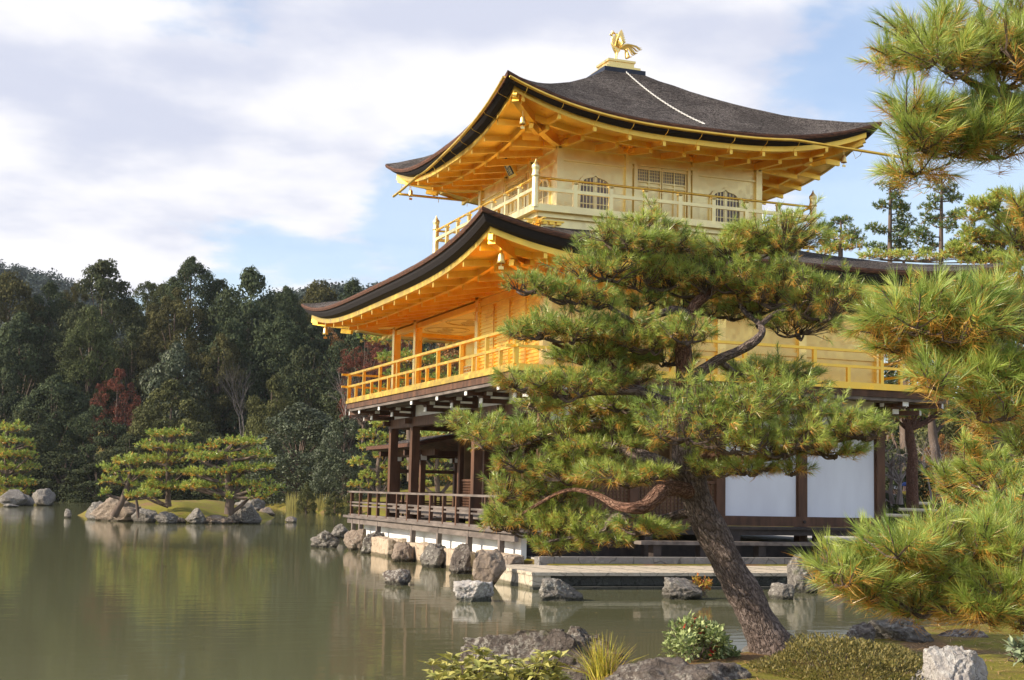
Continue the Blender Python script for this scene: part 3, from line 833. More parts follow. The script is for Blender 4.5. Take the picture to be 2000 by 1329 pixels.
# ---- middle balcony
ob = 1.16
mb = MB(); mb.box(-HX-ob, HX+ob, -HY-ob, HY+ob, 4.185, 4.27)
bal2 = mb.build('middle_balcony', M['gold'], PAV)
for side in 'SENW':
    fm = fmap(side, HX+ob-.06, HY+ob-.06); c = (HY if side in 'SN' else HX)+ob-.06
    mb = MB(); fbox(mb, fm, -c-.22, c+.22, -.045, .045, 5.01, 5.07); mb.build('balcony_railing', M['gold'], bal2)
    mb = MB(); fbox(mb, fm, -c-.22, c+.22, -.035, .035, 4.655, 4.715); fbox(mb, fm, -c, c, -.05, .05, 4.27, 4.33); mb.build('railing_beam', M['gold'], bal2)
    n_ = 9 if side in 'SN' else 7
    us = np.linspace(-c+.02, c-.02, n_)
    for k, u in enumerate(us):
        mb = MB(); fbox(mb, fm, u-.042, u+.042, -.038, .038, 4.32, 5.01); mb.build('railing_post', M['gold'], bal2)
        if k < n_-1:
            v = (u+us[k+1])/2; mb = MB(); fbox(mb, fm, v-.04, v+.04, -.036, .036, 4.32, 4.656); mb.build('short_post', M['gold'], bal2)
# dark timber carrying it
mb = MB(); mb.box(-HX-ob+.04, HX+ob-.04, -HY-ob+.04, HY+ob-.04, 4.03, 4.18); jb = mb.build('joist_floor', M['wood'], PAV)
mb = MB()
for side in 'SENW':
    fm = fmap(side, HX, HY); c = HY if side in 'SN' else HX
    fbox(mb, fm, -c-ob+.1, c+ob-.1, ob-.40, ob-.30, 3.93, 4.03); fbox(mb, fm, -c-ob-.02, c+ob+.02, ob-.16, ob-.07, 3.955, 4.028)
mb.build('eave_beam', M['wood_grey'], jb)
def arm(fm, u, name='bracket_arm'):
    b = MB(); fbox(b, fm, u-.07, u+.07, .02, 1.03, 3.86, 3.955); fbox(b, fm, u-.075, u+.075, .02, .66, 3.70, 3.80); fbox(b, fm, u-.08, u+.08, .02, .32, 3.52, 3.66)
    fbox(b, fm, u-.14, u+.14, .50, .68, 3.80, 3.86)
    fbox(b, fm, u-.30, u+.30, .53, .65, 3.86, 3.93)
    o = b.build(name, M['wood'], jb)
    for bx_ in ((u-.075, u+.075, 1.032, 1.055, 3.855, 3.96), (u-.08, u+.08, .662, .685, 3.695, 3.805), (u-.325, u-.302, .525, .655, 3.855, 3.935), (u+.302, u+.325, .525, .655, 3.855, 3.935)):
        b = MB(); fbox(b, fm, *bx_); b.build('white_end_cap', M['cap'], o)
for y in (5.72, 3.62, .58, -1.52, -3.62, -5.72): arm(fmap('S', HX, HY), y)
for x in KX: arm(fmap('E', HX, HY), x)
mb = MB()
for y in (4.7, 2.1, -.5, -2.6, -4.7):
    pass
# corner arms on the diagonal
for sx, sy in ((-1, -1), (1, -1), (-1, 1)):
    b = MB(); p0 = np.array((sx*HX, sy*HY, 3.90)); d = unit(np.array((sx, sy, 0)))
    b.bar(p0, p0+d*1.45, .15, .10); b.bar(p0-np.array((0, 0, .16)), p0+d*.95-np.array((0, 0, .16)), .15, .10)
    o = b.build('bracket_arm', M['wood'], jb)
    b = MB(); b.bar(p0+d*1.452, p0+d*1.475, .16, .11); b.build('white_end_cap', M['cap'], o); b = MB(); b.bar(p0+d*.952-np.array((0, 0, .16)), p0+d*.975-np.array((0, 0, .16)), .16, .11); b.build('white_end_cap', M['cap'], o)

# ---- ground storey: timber frame
for y in (KY[0], KY[2], KY[4], KY[5]):
    mb = MB(); mb.box(-HX-.11, -HX+.11, y-.11, y+.11, .35, 4.03); mb.build('column', M['wood'], PAV)
for x in KX[1:]:
    mb = MB(); mb.box(x-.11, x+.11, -HY-.11, -HY+.11, .35, 4.03); mb.build('column', M['wood'], PAV)
for y in (-3.62, -1.52, .58, 3.62, 5.72):
    mb = MB(); mb.box(-2.23, -2.01, y-.11, y+.11, .35, 4.0); mb.build('column', M['wood'], PAV)
for x in KX[2:]:
    mb = MB(); mb.box(x-.1, x+.1, HY-.1, HY+.1, .35, 4.0); mb.build('column', M['wood'], PAV)
mb = MB()
mb.box(-HX-.13, -HX+.13, -HY-.13, HY+.13, 3.44, 3.70); mb.box(-HX+.13, HX+.13, -HY-.13, -HY+.13, 3.62, 3.72); mb.box(-HX+.13, HX+.13, -HY-.14, -HY+.12, 3.12, 3.26); mb.box(-HX+.13, HX+.13, HY-.13, HY+.13, 3.44, 3.70)
mb.box(-2.24, -2.0, -HY+.1, HY-.1, 3.2, 3.4)
mb.build('tie_beam', M['wood'], PAV)
mb = MB()
mb.box(-HX-.03, -HX+.03, -HY+.13, HY-.13, 3.70, 4.02)
mb.box(-HX+.13, HX-.13, -HY-.03, -HY+.03, 3.72, 4.02); mb.box(-HX+.13, HX-.13, -HY-.03, -HY+.03, 3.26, 3.62); mb.box(-HX+.13, HX-.13, HY-.03, HY+.03, 3.7, 4.02)
mb.build('frieze', M['plaster'], PAV)
# floors
mb = MB(); mb.box(-HX, HX, -HY, HY, 1.13, 1.25); mb.box(-HX-.16, -HX, -HY-.0, HY, 1.06, 1.20); mb.build('floor', M['wood_grey'], PAV)
mb = MB(); mb.box(-HX, HX, -HY, HY, 3.95, 4.02); mb.build('ceiling', M['wood'], PAV)
# white boards in the two right-hand bays of the east face
for a, b in ((.11, 2.01), (2.23, 4.125)):
    mb = MB(); mb.box(a, b, -HY-.02, -HY+.04, 1.30, 3.12); s_ = mb.build('white_board', M['sky_tinted_board'], PAV)
    mb = MB()
    for x in (a, b-.03): mb.box(x, x+.03, -HY-.05, -HY-.02, 1.30, 3.12)
    mb.build('board_frame', M['wood'], s_)
mb = MB(); mb.box(-HX+.1, HX+.12, -HY-.15, -HY+.12, 1.08, 1.30)
sl = mb.build('sill', M['wood'], PAV)
for x in (.02, 2.12, 4.12):
    mb = MB(); mb.lathe((x, 0, 0), [(.001, 0)]); 
    V = []
    b = MB(); b.tube([(x, -HY-.15, 1.19), (x, -HY-.185, 1.19)], .035, 8); b.build('nail_cover', M['wood_black'], sl)
# shutters and lattices of the two left-hand bays; interior walls
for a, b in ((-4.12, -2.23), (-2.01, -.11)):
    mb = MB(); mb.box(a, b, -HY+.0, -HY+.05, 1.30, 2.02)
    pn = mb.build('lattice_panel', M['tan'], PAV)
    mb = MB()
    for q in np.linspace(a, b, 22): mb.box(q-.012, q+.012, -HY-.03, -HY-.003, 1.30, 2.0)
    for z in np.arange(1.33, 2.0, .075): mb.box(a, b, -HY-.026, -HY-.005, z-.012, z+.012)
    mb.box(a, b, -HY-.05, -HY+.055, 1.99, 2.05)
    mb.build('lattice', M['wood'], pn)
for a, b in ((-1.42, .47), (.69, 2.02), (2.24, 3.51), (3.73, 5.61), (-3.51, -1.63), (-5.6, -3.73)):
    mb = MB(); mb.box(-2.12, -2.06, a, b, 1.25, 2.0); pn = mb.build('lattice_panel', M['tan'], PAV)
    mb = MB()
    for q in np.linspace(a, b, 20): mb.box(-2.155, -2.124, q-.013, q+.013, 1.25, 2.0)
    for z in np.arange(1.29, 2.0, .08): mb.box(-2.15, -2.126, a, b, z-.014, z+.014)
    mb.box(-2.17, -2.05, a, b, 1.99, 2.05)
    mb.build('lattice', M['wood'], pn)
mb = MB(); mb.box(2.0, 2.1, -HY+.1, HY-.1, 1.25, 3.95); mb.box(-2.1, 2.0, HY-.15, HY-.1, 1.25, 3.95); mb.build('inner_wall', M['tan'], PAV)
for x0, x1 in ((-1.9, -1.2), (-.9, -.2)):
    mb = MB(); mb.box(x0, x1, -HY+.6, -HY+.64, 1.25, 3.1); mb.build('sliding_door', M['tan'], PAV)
mb = MB(); mb.box(HX-.03, HX+.03, -HY+.13, HY-.13, 1.2, 4.02); mb.build('wall', M['plaster'], PAV)

# ---- verandas, podium and steps
VZ = .93; vo = 1.05
mb = MB()
nb = 6
for k in range(nb):
    a = HX+.02+(vo-.02)*k/nb; b = HX+.02+(vo-.02)*(k+1)/nb-.006; mb.box(-b, -a, -HY-vo+.02, HY+vo, VZ-.06, VZ)
mb.build('veranda_floor', M['wood_grey'], PAV)
mb = MB(); mb.box(-HX-vo-.04, -HX-vo+.10, -HY-vo, HY+vo+.25, VZ-.055, VZ+.012); mb.box(-HX-vo+.03, -HX-vo+.12, -HY-vo, HY+vo, VZ-.21, VZ-.06)
mb.build('veranda_edge_beam', M['wood_grey'], PAV)
posts = [6.37, 5.41, 4.48, 3.56, 2.61, 1.68, .74, -.21, -1.15, -2.15, -3.09, -4.04, -5.02, -5.97]
xr = -HX-vo+.05
mb = MB(); mb.box(xr-.035, xr+.035, -6.6, 6.72, 1.595, 1.645)
vr = mb.build('veranda_railing', M['wood_grey'], PAV)
mb = MB(); mb.box(xr-.022, xr+.022, -6.5, 6.55, 1.30, 1.345); mb.box(xr-.022, xr+.022, -6.5, 6.55, 1.21, 1.25); mb.box(xr-.035, xr+.035, -6.5, 6.6, VZ+.012, VZ+.06); mb.build('railing_beam', M['wood_grey'], vr)
for y in posts:
    mb = MB(); mb.box(xr-.04, xr+.04, y-.04, y+.04, VZ+.01, 1.598); mb.build('railing_post', M['wood'], vr)
mb = MB(); mb.box(-HX-vo+.1, -HX-vo+.14, 6.55, 6.62, VZ, 1.6)
for xq in (-4.6, -3.6, -2.6): mb.box(xq-.035, xq+.035, 6.68, 6.75, VZ, 1.6)
mb.box(-HX-vo, -2.3, 6.68, 6.75, 1.595, 1.645); mb.box(-HX-vo, -2.3, 6.69, 6.74, 1.30, 1.345)
mb.build('west_railing', M['wood'], vr)
mb = MB()
for y in (6.2, 5.4, 3.55, .35, -1.75, -3.9, -5.9):
    mb = MB(); mb.box(-HX-vo+.02, -HX-vo+.13, y-.06, y+.06, .35, VZ-.06); mb.build('veranda_strut', M['wood_grey'], PAV)
mb = MB(); mb.box(-4.92, -4.80, -6.3, 6.1, .2, VZ-.07); mb.build('podium_wall', M['plaster'], PAV)
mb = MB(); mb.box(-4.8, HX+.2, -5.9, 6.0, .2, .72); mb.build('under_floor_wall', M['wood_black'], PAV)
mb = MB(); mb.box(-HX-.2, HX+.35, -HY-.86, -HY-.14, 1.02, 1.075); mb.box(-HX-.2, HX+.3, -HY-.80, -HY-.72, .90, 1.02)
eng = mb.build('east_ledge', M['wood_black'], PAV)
mb = MB()
for x in KX:
    mb = MB(); mb.box(x-.09, x+.09, -HY-.80, -HY-.6, .38, .90); mb.build('ledge_post', M['wood_black'], eng)

# ------------------------------------------------------------------ phoenix and wind bells
PH = thing('phoenix_statue', (0, 0, 13.25), 'gilded phoenix with raised wings and fanned tail standing on the roof pedestal', 'statue')
def skin_body(name, pts, edges, radii, m, parent, levels=2):
    o0 = root_org(parent)
    me = bpy.data.meshes.new(name); me.from_pydata([tuple(np.array(p)-o0) for p in pts], edges, []); me.update()
    o = bpy.data.objects.new(name, me); link(o, parent)
    md = o.modifiers.new('skin', 'SKIN')
    for i, r in enumerate(radii):
        me.skin_vertices[0].data[i].radius = (r, r) if np.isscalar(r) else r
    me.skin_vertices[0].data[0].use_root = True
    md.use_smooth_shade = True
    s_ = o.modifiers.new('sub', 'SUBSURF'); s_.levels = levels; s_.render_levels = levels
    me.materials.append(m); return o
zb = 13.25
pts = [(.04, 0, zb+.44), (-.06, 0, zb+.50), (-.125, 0, zb+.60), (-.135, 0, zb+.70), (-.115, 0, zb+.80), (-.15, 0, zb+.86), (-.225, 0, zb+.845), (.14, 0, zb+.45),
       (0.02, .05, zb+.34), (.0, .055, zb+.18), (.01, .055, zb+.015), (-.075, .057, zb+.01), (0.02, -.05, zb+.34), (.0, -.055, zb+.18), (.01, -.055, zb+.015), (-.075, -.057, zb+.01)]
skin_body('body', pts, [(0, 1), (1, 2), (2, 3), (3, 4), (4, 5), (5, 6), (0, 7), (0, 8), (8, 9), (9, 10), (10, 11), (0, 12), (12, 13), (13, 14), (14, 15)],
          [.082, .080, .052, .032, .034, .044, .010, .048, .036, .018, .017, .014, .036, .018, .017, .014], M['gold_bright'], PH)
mb = MB()
for k in range(5):
    mb.tube(spline([(-.15+.012*k, 0, zb+.885), (-.14+.04*k, .014*(k-2), zb+.95-.012*k), (-.09+.045*k, .022*(k-2), zb+.955-.04*k)], 4), [.014]*4+[.012]*4+[.004], 5)
mb.build('crest', M['gold_bright'], PH)
for sy in (-1, 1):
    mb = MB()
    for k in range(8):
        q = k/7; root = np.array((-.04+.13*q, sy*.07, zb+.52-.03*q))
        tip = np.array((.10+.13*q, sy*(.15+.04*q), zb+1.0-.36*q**1.5))
        mid = (root+tip)/2+np.array((-.03, sy*.05, .02))
        p = spline([root, mid, tip], 4); mb.tube(p, list(np.interp(np.linspace(0, 1, len(p)), [0, .3, .8, 1], [.036, .042, .032, .006])), 6)
    mb.build('wing', M['gold_bright'], PH)
mb = MB()
for k in range(11):
    q = k/10; y = .16*math.sin(k*2.4)
    e = np.array((.78-.44*q**1.3, y, zb+.56-.38*q**.8)); c1_ = np.array((.30, y*.4, zb+.62-.16*q)); c2_ = np.array((.62-.32*q, y*.8, zb+.62-.30*q))
    p = spline([(.10, y*.15, zb+.46), c1_, c2_, e-(0.04, 0, -.015), e+np.array((.05, 0, .03))], 5)
    mb.tube(p, list(np.interp(np.linspace(0, 1, len(p)), [0, .3, .75, 1], [.022, .028, .024, .005])), 5)
mb.build('tail', M['gold_bright'], PH)

def wind_bell(p, label, s=1.0):
    t = thing('wind_bell', p, label, 'bell', 'wind bells under the eave corners')
    p = np.array(p)
    mb = MB(); mb.lathe(p, [(.001, .02*s), (.035*s, 0), (.062*s, -.05*s), (.070*s, -.14*s), (.085*s, -.20*s), (.072*s, -.205*s)], 12); mb.build('bell_body', M['gold_bright'], t, True)
    mb = MB(); mb.tube([p+(0, 0, .16*s), p+(0, 0, .0)], .009*s, 5); mb.build('hook', M['gold_bright'], t)
    mb = MB(); mb.tube([p-(0, 0, .18*s), p-(0, 0, .26*s)], .008*s, 5); mb.bar(p-(0.05*s, 0, .29*s), p+(0.05*s, 0, -.29*s), .01, .06*s); mb.build('clapper', M['gold_bright'], t)
wind_bell((-5.90, -7.38, 6.47), 'gilded wind bell under the nearest corner of the lower eave, above the big pine', 1.05)
wind_bell((-5.98, 7.30, 6.46), 'gilded wind bell at the far left tip of the lower eave against dark trees', 1.05)
wind_bell((-4.34, -4.36, 10.20), 'gilded wind bell under the nearest corner of the upper eave', .9)
wind_bell((-4.36, 4.30, 10.20), 'gilded wind bell at the left tip of the upper eave against the clouds', .9)
wind_bell((4.25, -4.36, 10.22), 'gilded wind bell at the right tip of the upper eave beside the gutter end', .9)

# ------------------------------------------------------------------ fishing pavilion on the west side
SO = thing('fishing_pavilion', (-1.8, 8.4, 0), 'small dark open fishing hut with a low shingled roof beyond the left veranda', 'pavilion')
sx0, sx1, sy0, sy1 = -2.75, -.75, 7.0, 10.6
mb = MB()
def so_roof(x, y):
    u = abs((x-(sx0+sx1)/2)/((sx1-sx0)/2+.75)); return 3.55-.62*u**1.3
xs = np.linspace(sx0-.75, sx1+.75, 17); ys = np.linspace(5.9, sy1+.85, 18)
XX, YY = np.meshgrid(xs, ys, indexing='ij'); XX = XX.ravel(); YY = YY.ravel()
ZZ = 3.46-.36*np.abs((XX-(sx0+sx1)/2)/1.75)**1.25 - .30*sst(9.6, sy1+.7, YY)*(1-np.abs((XX-(sx0+sx1)/2)/1.75)**2)
top_ = np.stack([XX, YY, ZZ], 1); bot = top_-(0, 0, .12); gf = grid_faces(17, 18); n_ = len(top_)
edge = []
for i in range(16): edge += [(i*18, (i+1)*18, (i+1)*18+n_, i*18+n_), ((i+1)*18+17, i*18+17, i*18+17+n_, (i+1)*18+17+n_)]
for j in range(17): edge += [(j+1, j, j+n_, j+1+n_), (16*18+j, 16*18+j+1, 16*18+j+1+n_, 16*18+j+n_)]
rso = mesh_obj('roof', top_, [gf], M['shingle'], SO, smooth=True)
mb.add(np.concatenate([top_-(0, 0, .005), bot]), list(gf[:, ::-1]+n_)+edge); mb.build('roof_edge', M['brownedge'], rso)
for x in (sx0, sx1):
    for y in (7.6, sy1-.3):
        mb = MB(); mb.box(x-.08, x+.08, y-.08, y+.08, -.4, 2.75); mb.box(x-.18, x+.18, y-.10, y+.10, 2.62, 2.74)
        c_ = mb.build('column', M['wood'], SO)
        mb = MB(); mb.box(x-.2, x-.182, y-.11, y+.11, 2.60, 2.75); mb.box(x-.09, x+.09, y-.13, y-.102, 2.62, 2.78); mb.build('white_end_cap', M['cap'], c_)
mb = MB(); 
for x in (sx0, sx1): mb.box(x-.07, x+.07, 6.2, sy1+.5, 2.75, 2.93)
for y in (7.6, sy1-.3): mb.box(sx0-.6, sx1+.6, y-.07, y+.07, 2.752, 2.92)
mb.box(sx0, sx1, sy1-.36, sy1-.24, 2.25, 2.36)
mb.build('tie_beam', M['wood'], SO)
mb = MB(); mb.box(sx0-.25, sx1+.25, 6.8, sy1, .80, .90); mb.build('deck', M['wood_grey'], SO)
mb = MB()
for z in (1.20, 1.32, 1.56): mb.box(sx0-.2, sx1+.2, sy1-.06, sy1, z, z+.05); mb.box(sx0-.22, sx0-.16, 7.0, sy1, z, z+.05)
for x in np.linspace(sx0-.19, sx1+.17, 5): mb.box(x-.03, x+.03, sy1-.055, sy1-.005, .9, 1.56)
for y in np.linspace(7.1, sy1-.6, 5): mb.box(sx0-.215, sx0-.165, y-.03, y+.03, .9, 1.56)
mb.build('railing', M['wood'], SO)

# ------------------------------------------------------------------ stone landing, kerb and step
DK = thing('stone_landing', (-3.2, -8.7, 0), 'low pale stone landing stage with face darkened by shade and algae below the pavilion', 'landing stage')
mb = MB()
Vd = [(-6.07, -9.78), (-.55, -10.0), (1.1, -7.25), (-5.98, -7.25)]
def slab(P, z0, z1): return [(x, y, z0) for x, y in P]+[(x, y, z1) for x, y in P]
mb.hexa(slab(Vd, .24, .30)); mb.build('paving', M['dock_stone'], DK)
mb = MB(); V2 = [(-6.03, -9.74), (-.55, -9.96), (1.0, -7.3), (-5.94, -7.3)]
mb.hexa(slab([(-5.70, -9.73), V2[1], V2[2], (-5.62, -7.3)], -.5, .24)); 
mb.build('face', M['dark_stone'], DK)
mb = MB(); mb.hexa(slab([(-6.05, -9.76), (-5.702, -9.775), (-5.622, -7.28), (-5.96, -7.28)], -.5, .238)); mb.build('end_stone', M['dock_stone'], DK)  # same stone left undarkened so this end looks sunlit
mb = MB(); V3 = [(-6.09, -9.90), (-.6, -10.12), (-.6, -9.97), (-6.09, -9.75)]; mb.hexa(slab(V3, -.5, .05)); mb.build('foot_ledge', M['curb_stone'], DK)
mb = MB()
for x in np.linspace(-5.2, .3, 8): mb.bar((x, -9.80, .300), (x-.35, -7.3, .300), .012, .006)
mb.build('joint', M['dark_stone'], DK)
mb = MB(); mb.box(-5.0, 6.5, -7.5, -7.24, .1, .46); KB = mb.build('stone_kerb', M['curb_stone'], org=(0, -7.4, .3)); tag(KB, 'long grey stone kerb behind the landing stage under the pavilion', 'kerb')
ST = thing('wooden_step', (-.5, -7.0, .46), 'long dark plank step on short legs in front of the white boards', 'step')
mb = MB(); mb.box(-2.6, 1.95, -7.14, -6.80, .70, .775); mb.build('plank', M['wood_grey'], ST)
for x in (-2.2, -1.1, .3, 1.75):
    mb = MB(); mb.box(x-.09, x+.09, -7.08, -6.86, .43, .70); mb.build('leg', M['wood_black'], ST)

# ------------------------------------------------------------------ rocks
_ico = {}
def ico(n):
    if n not in _ico:
        b = bmesh.new(); bmesh.ops.create_icosphere(b, subdivisions=n, radius=1.0)
        _ico[n] = (np.array([v.co[:] for v in b.verts]), np.array([[v.index for v in f.verts] for f in b.faces])); b.free()
    return _ico[n]
def rock_mesh(size, seed, sub=5, cuts=9, rough=.30, box=.0):
    D, f = ico(sub); r = np.random.default_rng(seed)
    V = D.copy()
    if box: V = V/np.maximum(np.abs(V).max(1, keepdims=True)**box, 1e-6)
    V = V*(1+rough*fbm(D*1.3+seed*3.1, 3, seed)[:, None])
    for k in range(cuts):
        nrm = unit(r.normal(size=3)*np.array((1, 1, .8))); h = r.uniform(.58, .85)
        d = V@nrm; V = V-nrm*np.maximum(d-h, 0)[:, None]*.95
    rid = 1-np.abs(fbm(D*3.1+seed, 4, seed+5))
    V = V*(1+.055*(rid-.6)[:, None]+.05*fbm(D*6+seed, 4, seed+9)[:, None]+.022*fbm(D*19+seed, 3, seed+19)[:, None])
    V = V/np.abs(V).max(0)
    return V*np.array(size), f
def rock(x, y, w, h, mat, label, seed, z0=0, dr=.8, sub=5, cuts=9, rough=.3, box=0., group=None, rot=None, sink=.35, name='rock', d=None, push=.45):
    """rock standing at photograph pixel x, y on level z0, w pixels wide and h pixels high"""
    if d is None:
        P = atz(x, y, z0); d = (P-CAM)@_fw
    else:
        P = at(x, y, d); 
    W = w*d/F/2; H = h*d/F
    hz = H*(1+sink)/2
    V, f = rock_mesh((W, W*dr, hz), seed, sub, cuts, rough, box)
    a = YAW-math.pi/2 + (0 if rot is None else rot); c, s = math.cos(a), math.sin(a)
    V = np.stack([V[:, 0]*c-V[:, 1]*s, V[:, 0]*s+V[:, 1]*c, V[:, 2]], 1)
    P = P + np.array((_fw[0], _fw[1], 0))*W*dr*push
    org = np.array((P[0], P[1], P[2]))
    o = mesh_obj(name, V+org+(0, 0, H-hz), [f], M[mat], smooth=True, org=org)
    tag(o, label, 'rock', group); return o
G_w = 'rocks standing in the pond'
rock(775, 1143, 62, 34, 'rock_dark', 'low dark brown rock alone in the water left of the landing', 11, cuts=7, box=.3)
rock(922, 1175, 86, 44, 'rock_white', 'pale-topped flat block of rock in the water before the landing corner', 12, box=.75, cuts=4, sub=6, rough=.18)
rock(1097, 1174, 92, 44, 'rock_grey', 'squarish grey brown rock in the water against the landing face', 13, box=.85, cuts=4, sub=6, rough=.14)
rock(1337, 1171, 84, 44, 'rock_grey', 'ribbed grey rock with a red seedling, left of the leaning pine trunk', 14, box=.6, cuts=4, sub=6, rough=.16)
rock(1528, 1171, 50, 34, 'rock_grey', 'small block-like grey rock in the water right of the leaning trunk', 15, box=.75, cuts=4, rough=.15)
rock(1565, 1158, 72, 76, 'rock_grey', 'tall pale grey standing rock at the right end of the landing', 16, box=.4, cuts=6, dr=.7, sub=6)
rock(132, 1012, 16, 18, 'rock_grey', 'tiny pointed rock in open water left of the pine island', 17, sub=3)
rock(570, 1021, 28, 12, 'rock_dark', 'tiny low rock in open water right of the pine island', 18, sub=3)
for k, (x, y, w, h, mt, lb, bx) in enumerate((
    (638, 1068, 66, 34, 'rock_grey', 'mossy grey boulder at the far left end of the stone bank', .2),
    (664, 1050, 40, 30, 'rock_grey', 'rounded grey boulder on top at the far left end of the stone bank', .1),
    (696, 1073, 56, 42, 'rock_ochre', 'warm ochre boulder under the left end of the veranda railing', .3),
    (727, 1080, 46, 46, 'rock_grey', 'leaning grey boulder second from the left veranda corner posts', .2),
    (789, 1096, 50, 42, 'rock_ochre', 'brownish upright boulder between two cut cream blocks under the veranda middle', .4),
    (842, 1107, 62, 52, 'rock_grey', 'broad grey and ochre boulder of the bank left of the tall dark one', .3),
    (897, 1119, 52, 62, 'rock_dark', 'tall dark grey upright boulder in the stone bank below the veranda', .45),
    (955, 1142, 66, 72, 'rock_ochre', 'big ochre boulder where stone bank meets landing corner', .2),
    (1000, 1104, 62, 22, 'rock_ochre', 'flat ochre rock lying behind the landing corner', .3))):
    rock(x, y+2, w*1.02, h*1.0, mt, lb, 30+k, cuts=6, box=bx, sub=5, group='boulders of the stone bank', z0=0 if k < 8 else .25, push=.25)
# cut stone blocks of the bank
for k, (y0, y1, zt, lb) in enumerate(((3.2, 1.4, .46, 'cut cream stone block of the bank right of the leaning grey boulder'), (-.1, -1.5, .47, 'cut cream stone block of the bank between the upright brown and the broad boulder'),
        (-2.6, -4.1, .48, 'cut cream stone block of the bank left of the tall dark boulder'), (-5.2, -6.9, .48, 'cut cream stone block of the bank between tall dark boulder and landing'))):
    D_, f_ = ico(5); V = D_/np.abs(D_).max(1, keepdims=True)**.93
    V = V*(1+.07*fbm(D_*1.6+k, 3, k)[:, None]+.02*fbm(D_*7+k, 3, k+3)[:, None])
    V = V*np.array((.24, abs(y1-y0)/2, .45)) + np.array((-5.31+.04*(k%2), (y0+y1)/2, zt-.45-.03*(k%3)))
    o = mesh_obj('stone_block', V, [f_], M['rock_block'], smooth=True, org=(-5.36, (y0+y1)/2, 0)); tag(o, lb, 'stone block', 'cut blocks of the stone bank')
rock(1622, 1118, 62, 48, 'rock_white', 'pale rounded rock behind the pine branch tip at the right end of the landing', 51, z0=.1)
rock(1588, 1104, 22, 28, 'rock_ochre', 'small reddish rock between the tall grey rock and the pale one', 52, z0=.15)
rock(1668, 1108, 60, 36, 'rock_grey', 'low grey rock half hidden behind the lower right pine branch', 53, z0=.15)
# island rocks
for k, (x, y, w, h, mt, lb) in enumerate((
    (232, 1016, 96, 36, 'rock_ochre', 'broad brownish boulder at the left end of the pine island'), (190, 1013, 44, 30, 'rock_grey', 'pale rock at the left tip of the pine island'),
    (281, 1019, 42, 25, 'rock_grey', 'rounded mossy grey rock on the island shore right of the broad boulder'), (325, 1021, 42, 20, 'rock_grey', 'pale squat rock at the middle of the island shore'),
    (383, 1021, 38, 23, 'rock_grey', 'pale upright rock right of middle on the island shore'), (474, 1021, 52, 30, 'rock_grey', 'dark creviced rock below the right island pine'),
    (492, 1004, 56, 28, 'rock_grey', 'smooth grey rock behind the right island pine'), (520, 1005, 26, 12, 'rock_ochre', 'low yellow-mossed rock at the right tip of the island'),
    (352, 1020, 18, 9, 'rock_dark', 'little dark stone between the two pale island rocks'), (428, 1021, 50, 14, 'rock_ochre', 'low rusty rock at the foot of the island bank'))):
    rock(x, y+2, w*1.35, h*1.35, mt, lb, 60+k, sub=5, push=.2, group='rocks round the pine island')
for k, (x, y, w, h, lb) in enumerate(((18, 988, 70, 32, 'grey boulder at the left picture edge under the far left pine'), (48, 988, 40, 24, 'small round grey boulder in the middle of the far left island'), (84, 988, 56, 34, 'long grey boulder at the right end of the far left island'), (18, 991, 34, 7, 'flat low stone in the water before the far left island'))):
    rock(x, y, w, h, 'rock_grey', lb, 80+k, sub=4, group='rocks of the far left island', z0=.0)
for k, (x, y, w, h, lb) in enumerate(((143, 978, 22, 20, 'mossy pale rock on the far shore left of the island'), (192, 981, 34, 28, 'bluish grey rock on the far shore behind the left end of the island'), (168, 979, 18, 9, 'small low rock on the far shore between two larger ones'))):
    rock(x, y, w, h, 'rock_grey', lb, 90+k, sub=3, group='rocks on the far shore')
# foreground rocks
rock(1045, 1362, 390, 138, 'rock_dark', 'big craggy dark boulder with pale lichen in the foreground beside the grass tuft', 101, d=12.6, sub=6, cuts=8, dr=.6, rough=.35)
rock(1135, 1330, 170, 104, 'rock_dark', 'lichened peak of rock at the back right of the big craggy boulder', 105, d=13.2, sub=6, cuts=8, dr=.7, rough=.3)
rock(1308, 1440, 372, 158, 'rock_dark', 'smooth brown rounded boulder at the bottom of the picture below the small bush', 102, d=10.9, sub=6, cuts=4, dr=.62, rough=.22, push=.1)
rock(1862, 1400, 158, 134, 'rock_white', 'white limestone boulder in the bottom right corner beside the clipped shrub', 103, d=10.9, sub=6, cuts=9, dr=.8, rough=.22)
rock(1480, 1292, 70, 44, 'rock_grey', 'lichened grey rock at the left foot of the leaning pine', 104, d=13.4, sub=5)
rock(1608, 1270, 66, 26, 'rock_dark', 'small black rock right of the foot of the leaning pine', 106, d=14.2, sub=5)
rock(1685, 1266, 66, 48, 'rock_dark', 'dark rock at the water edge under the lower right pine branch', 107, d=14.6, sub=5)
rock(1765, 1266, 140, 66, 'rock_grey', 'large grey block of rock under the lower right pine branch', 108, d=14.9, sub=6, box=.4, cuts=6)
rock(1885, 1262, 110, 32, 'rock_dark', 'long low black rock at the water edge near the right picture edge', 109, d=15.2, sub=5)

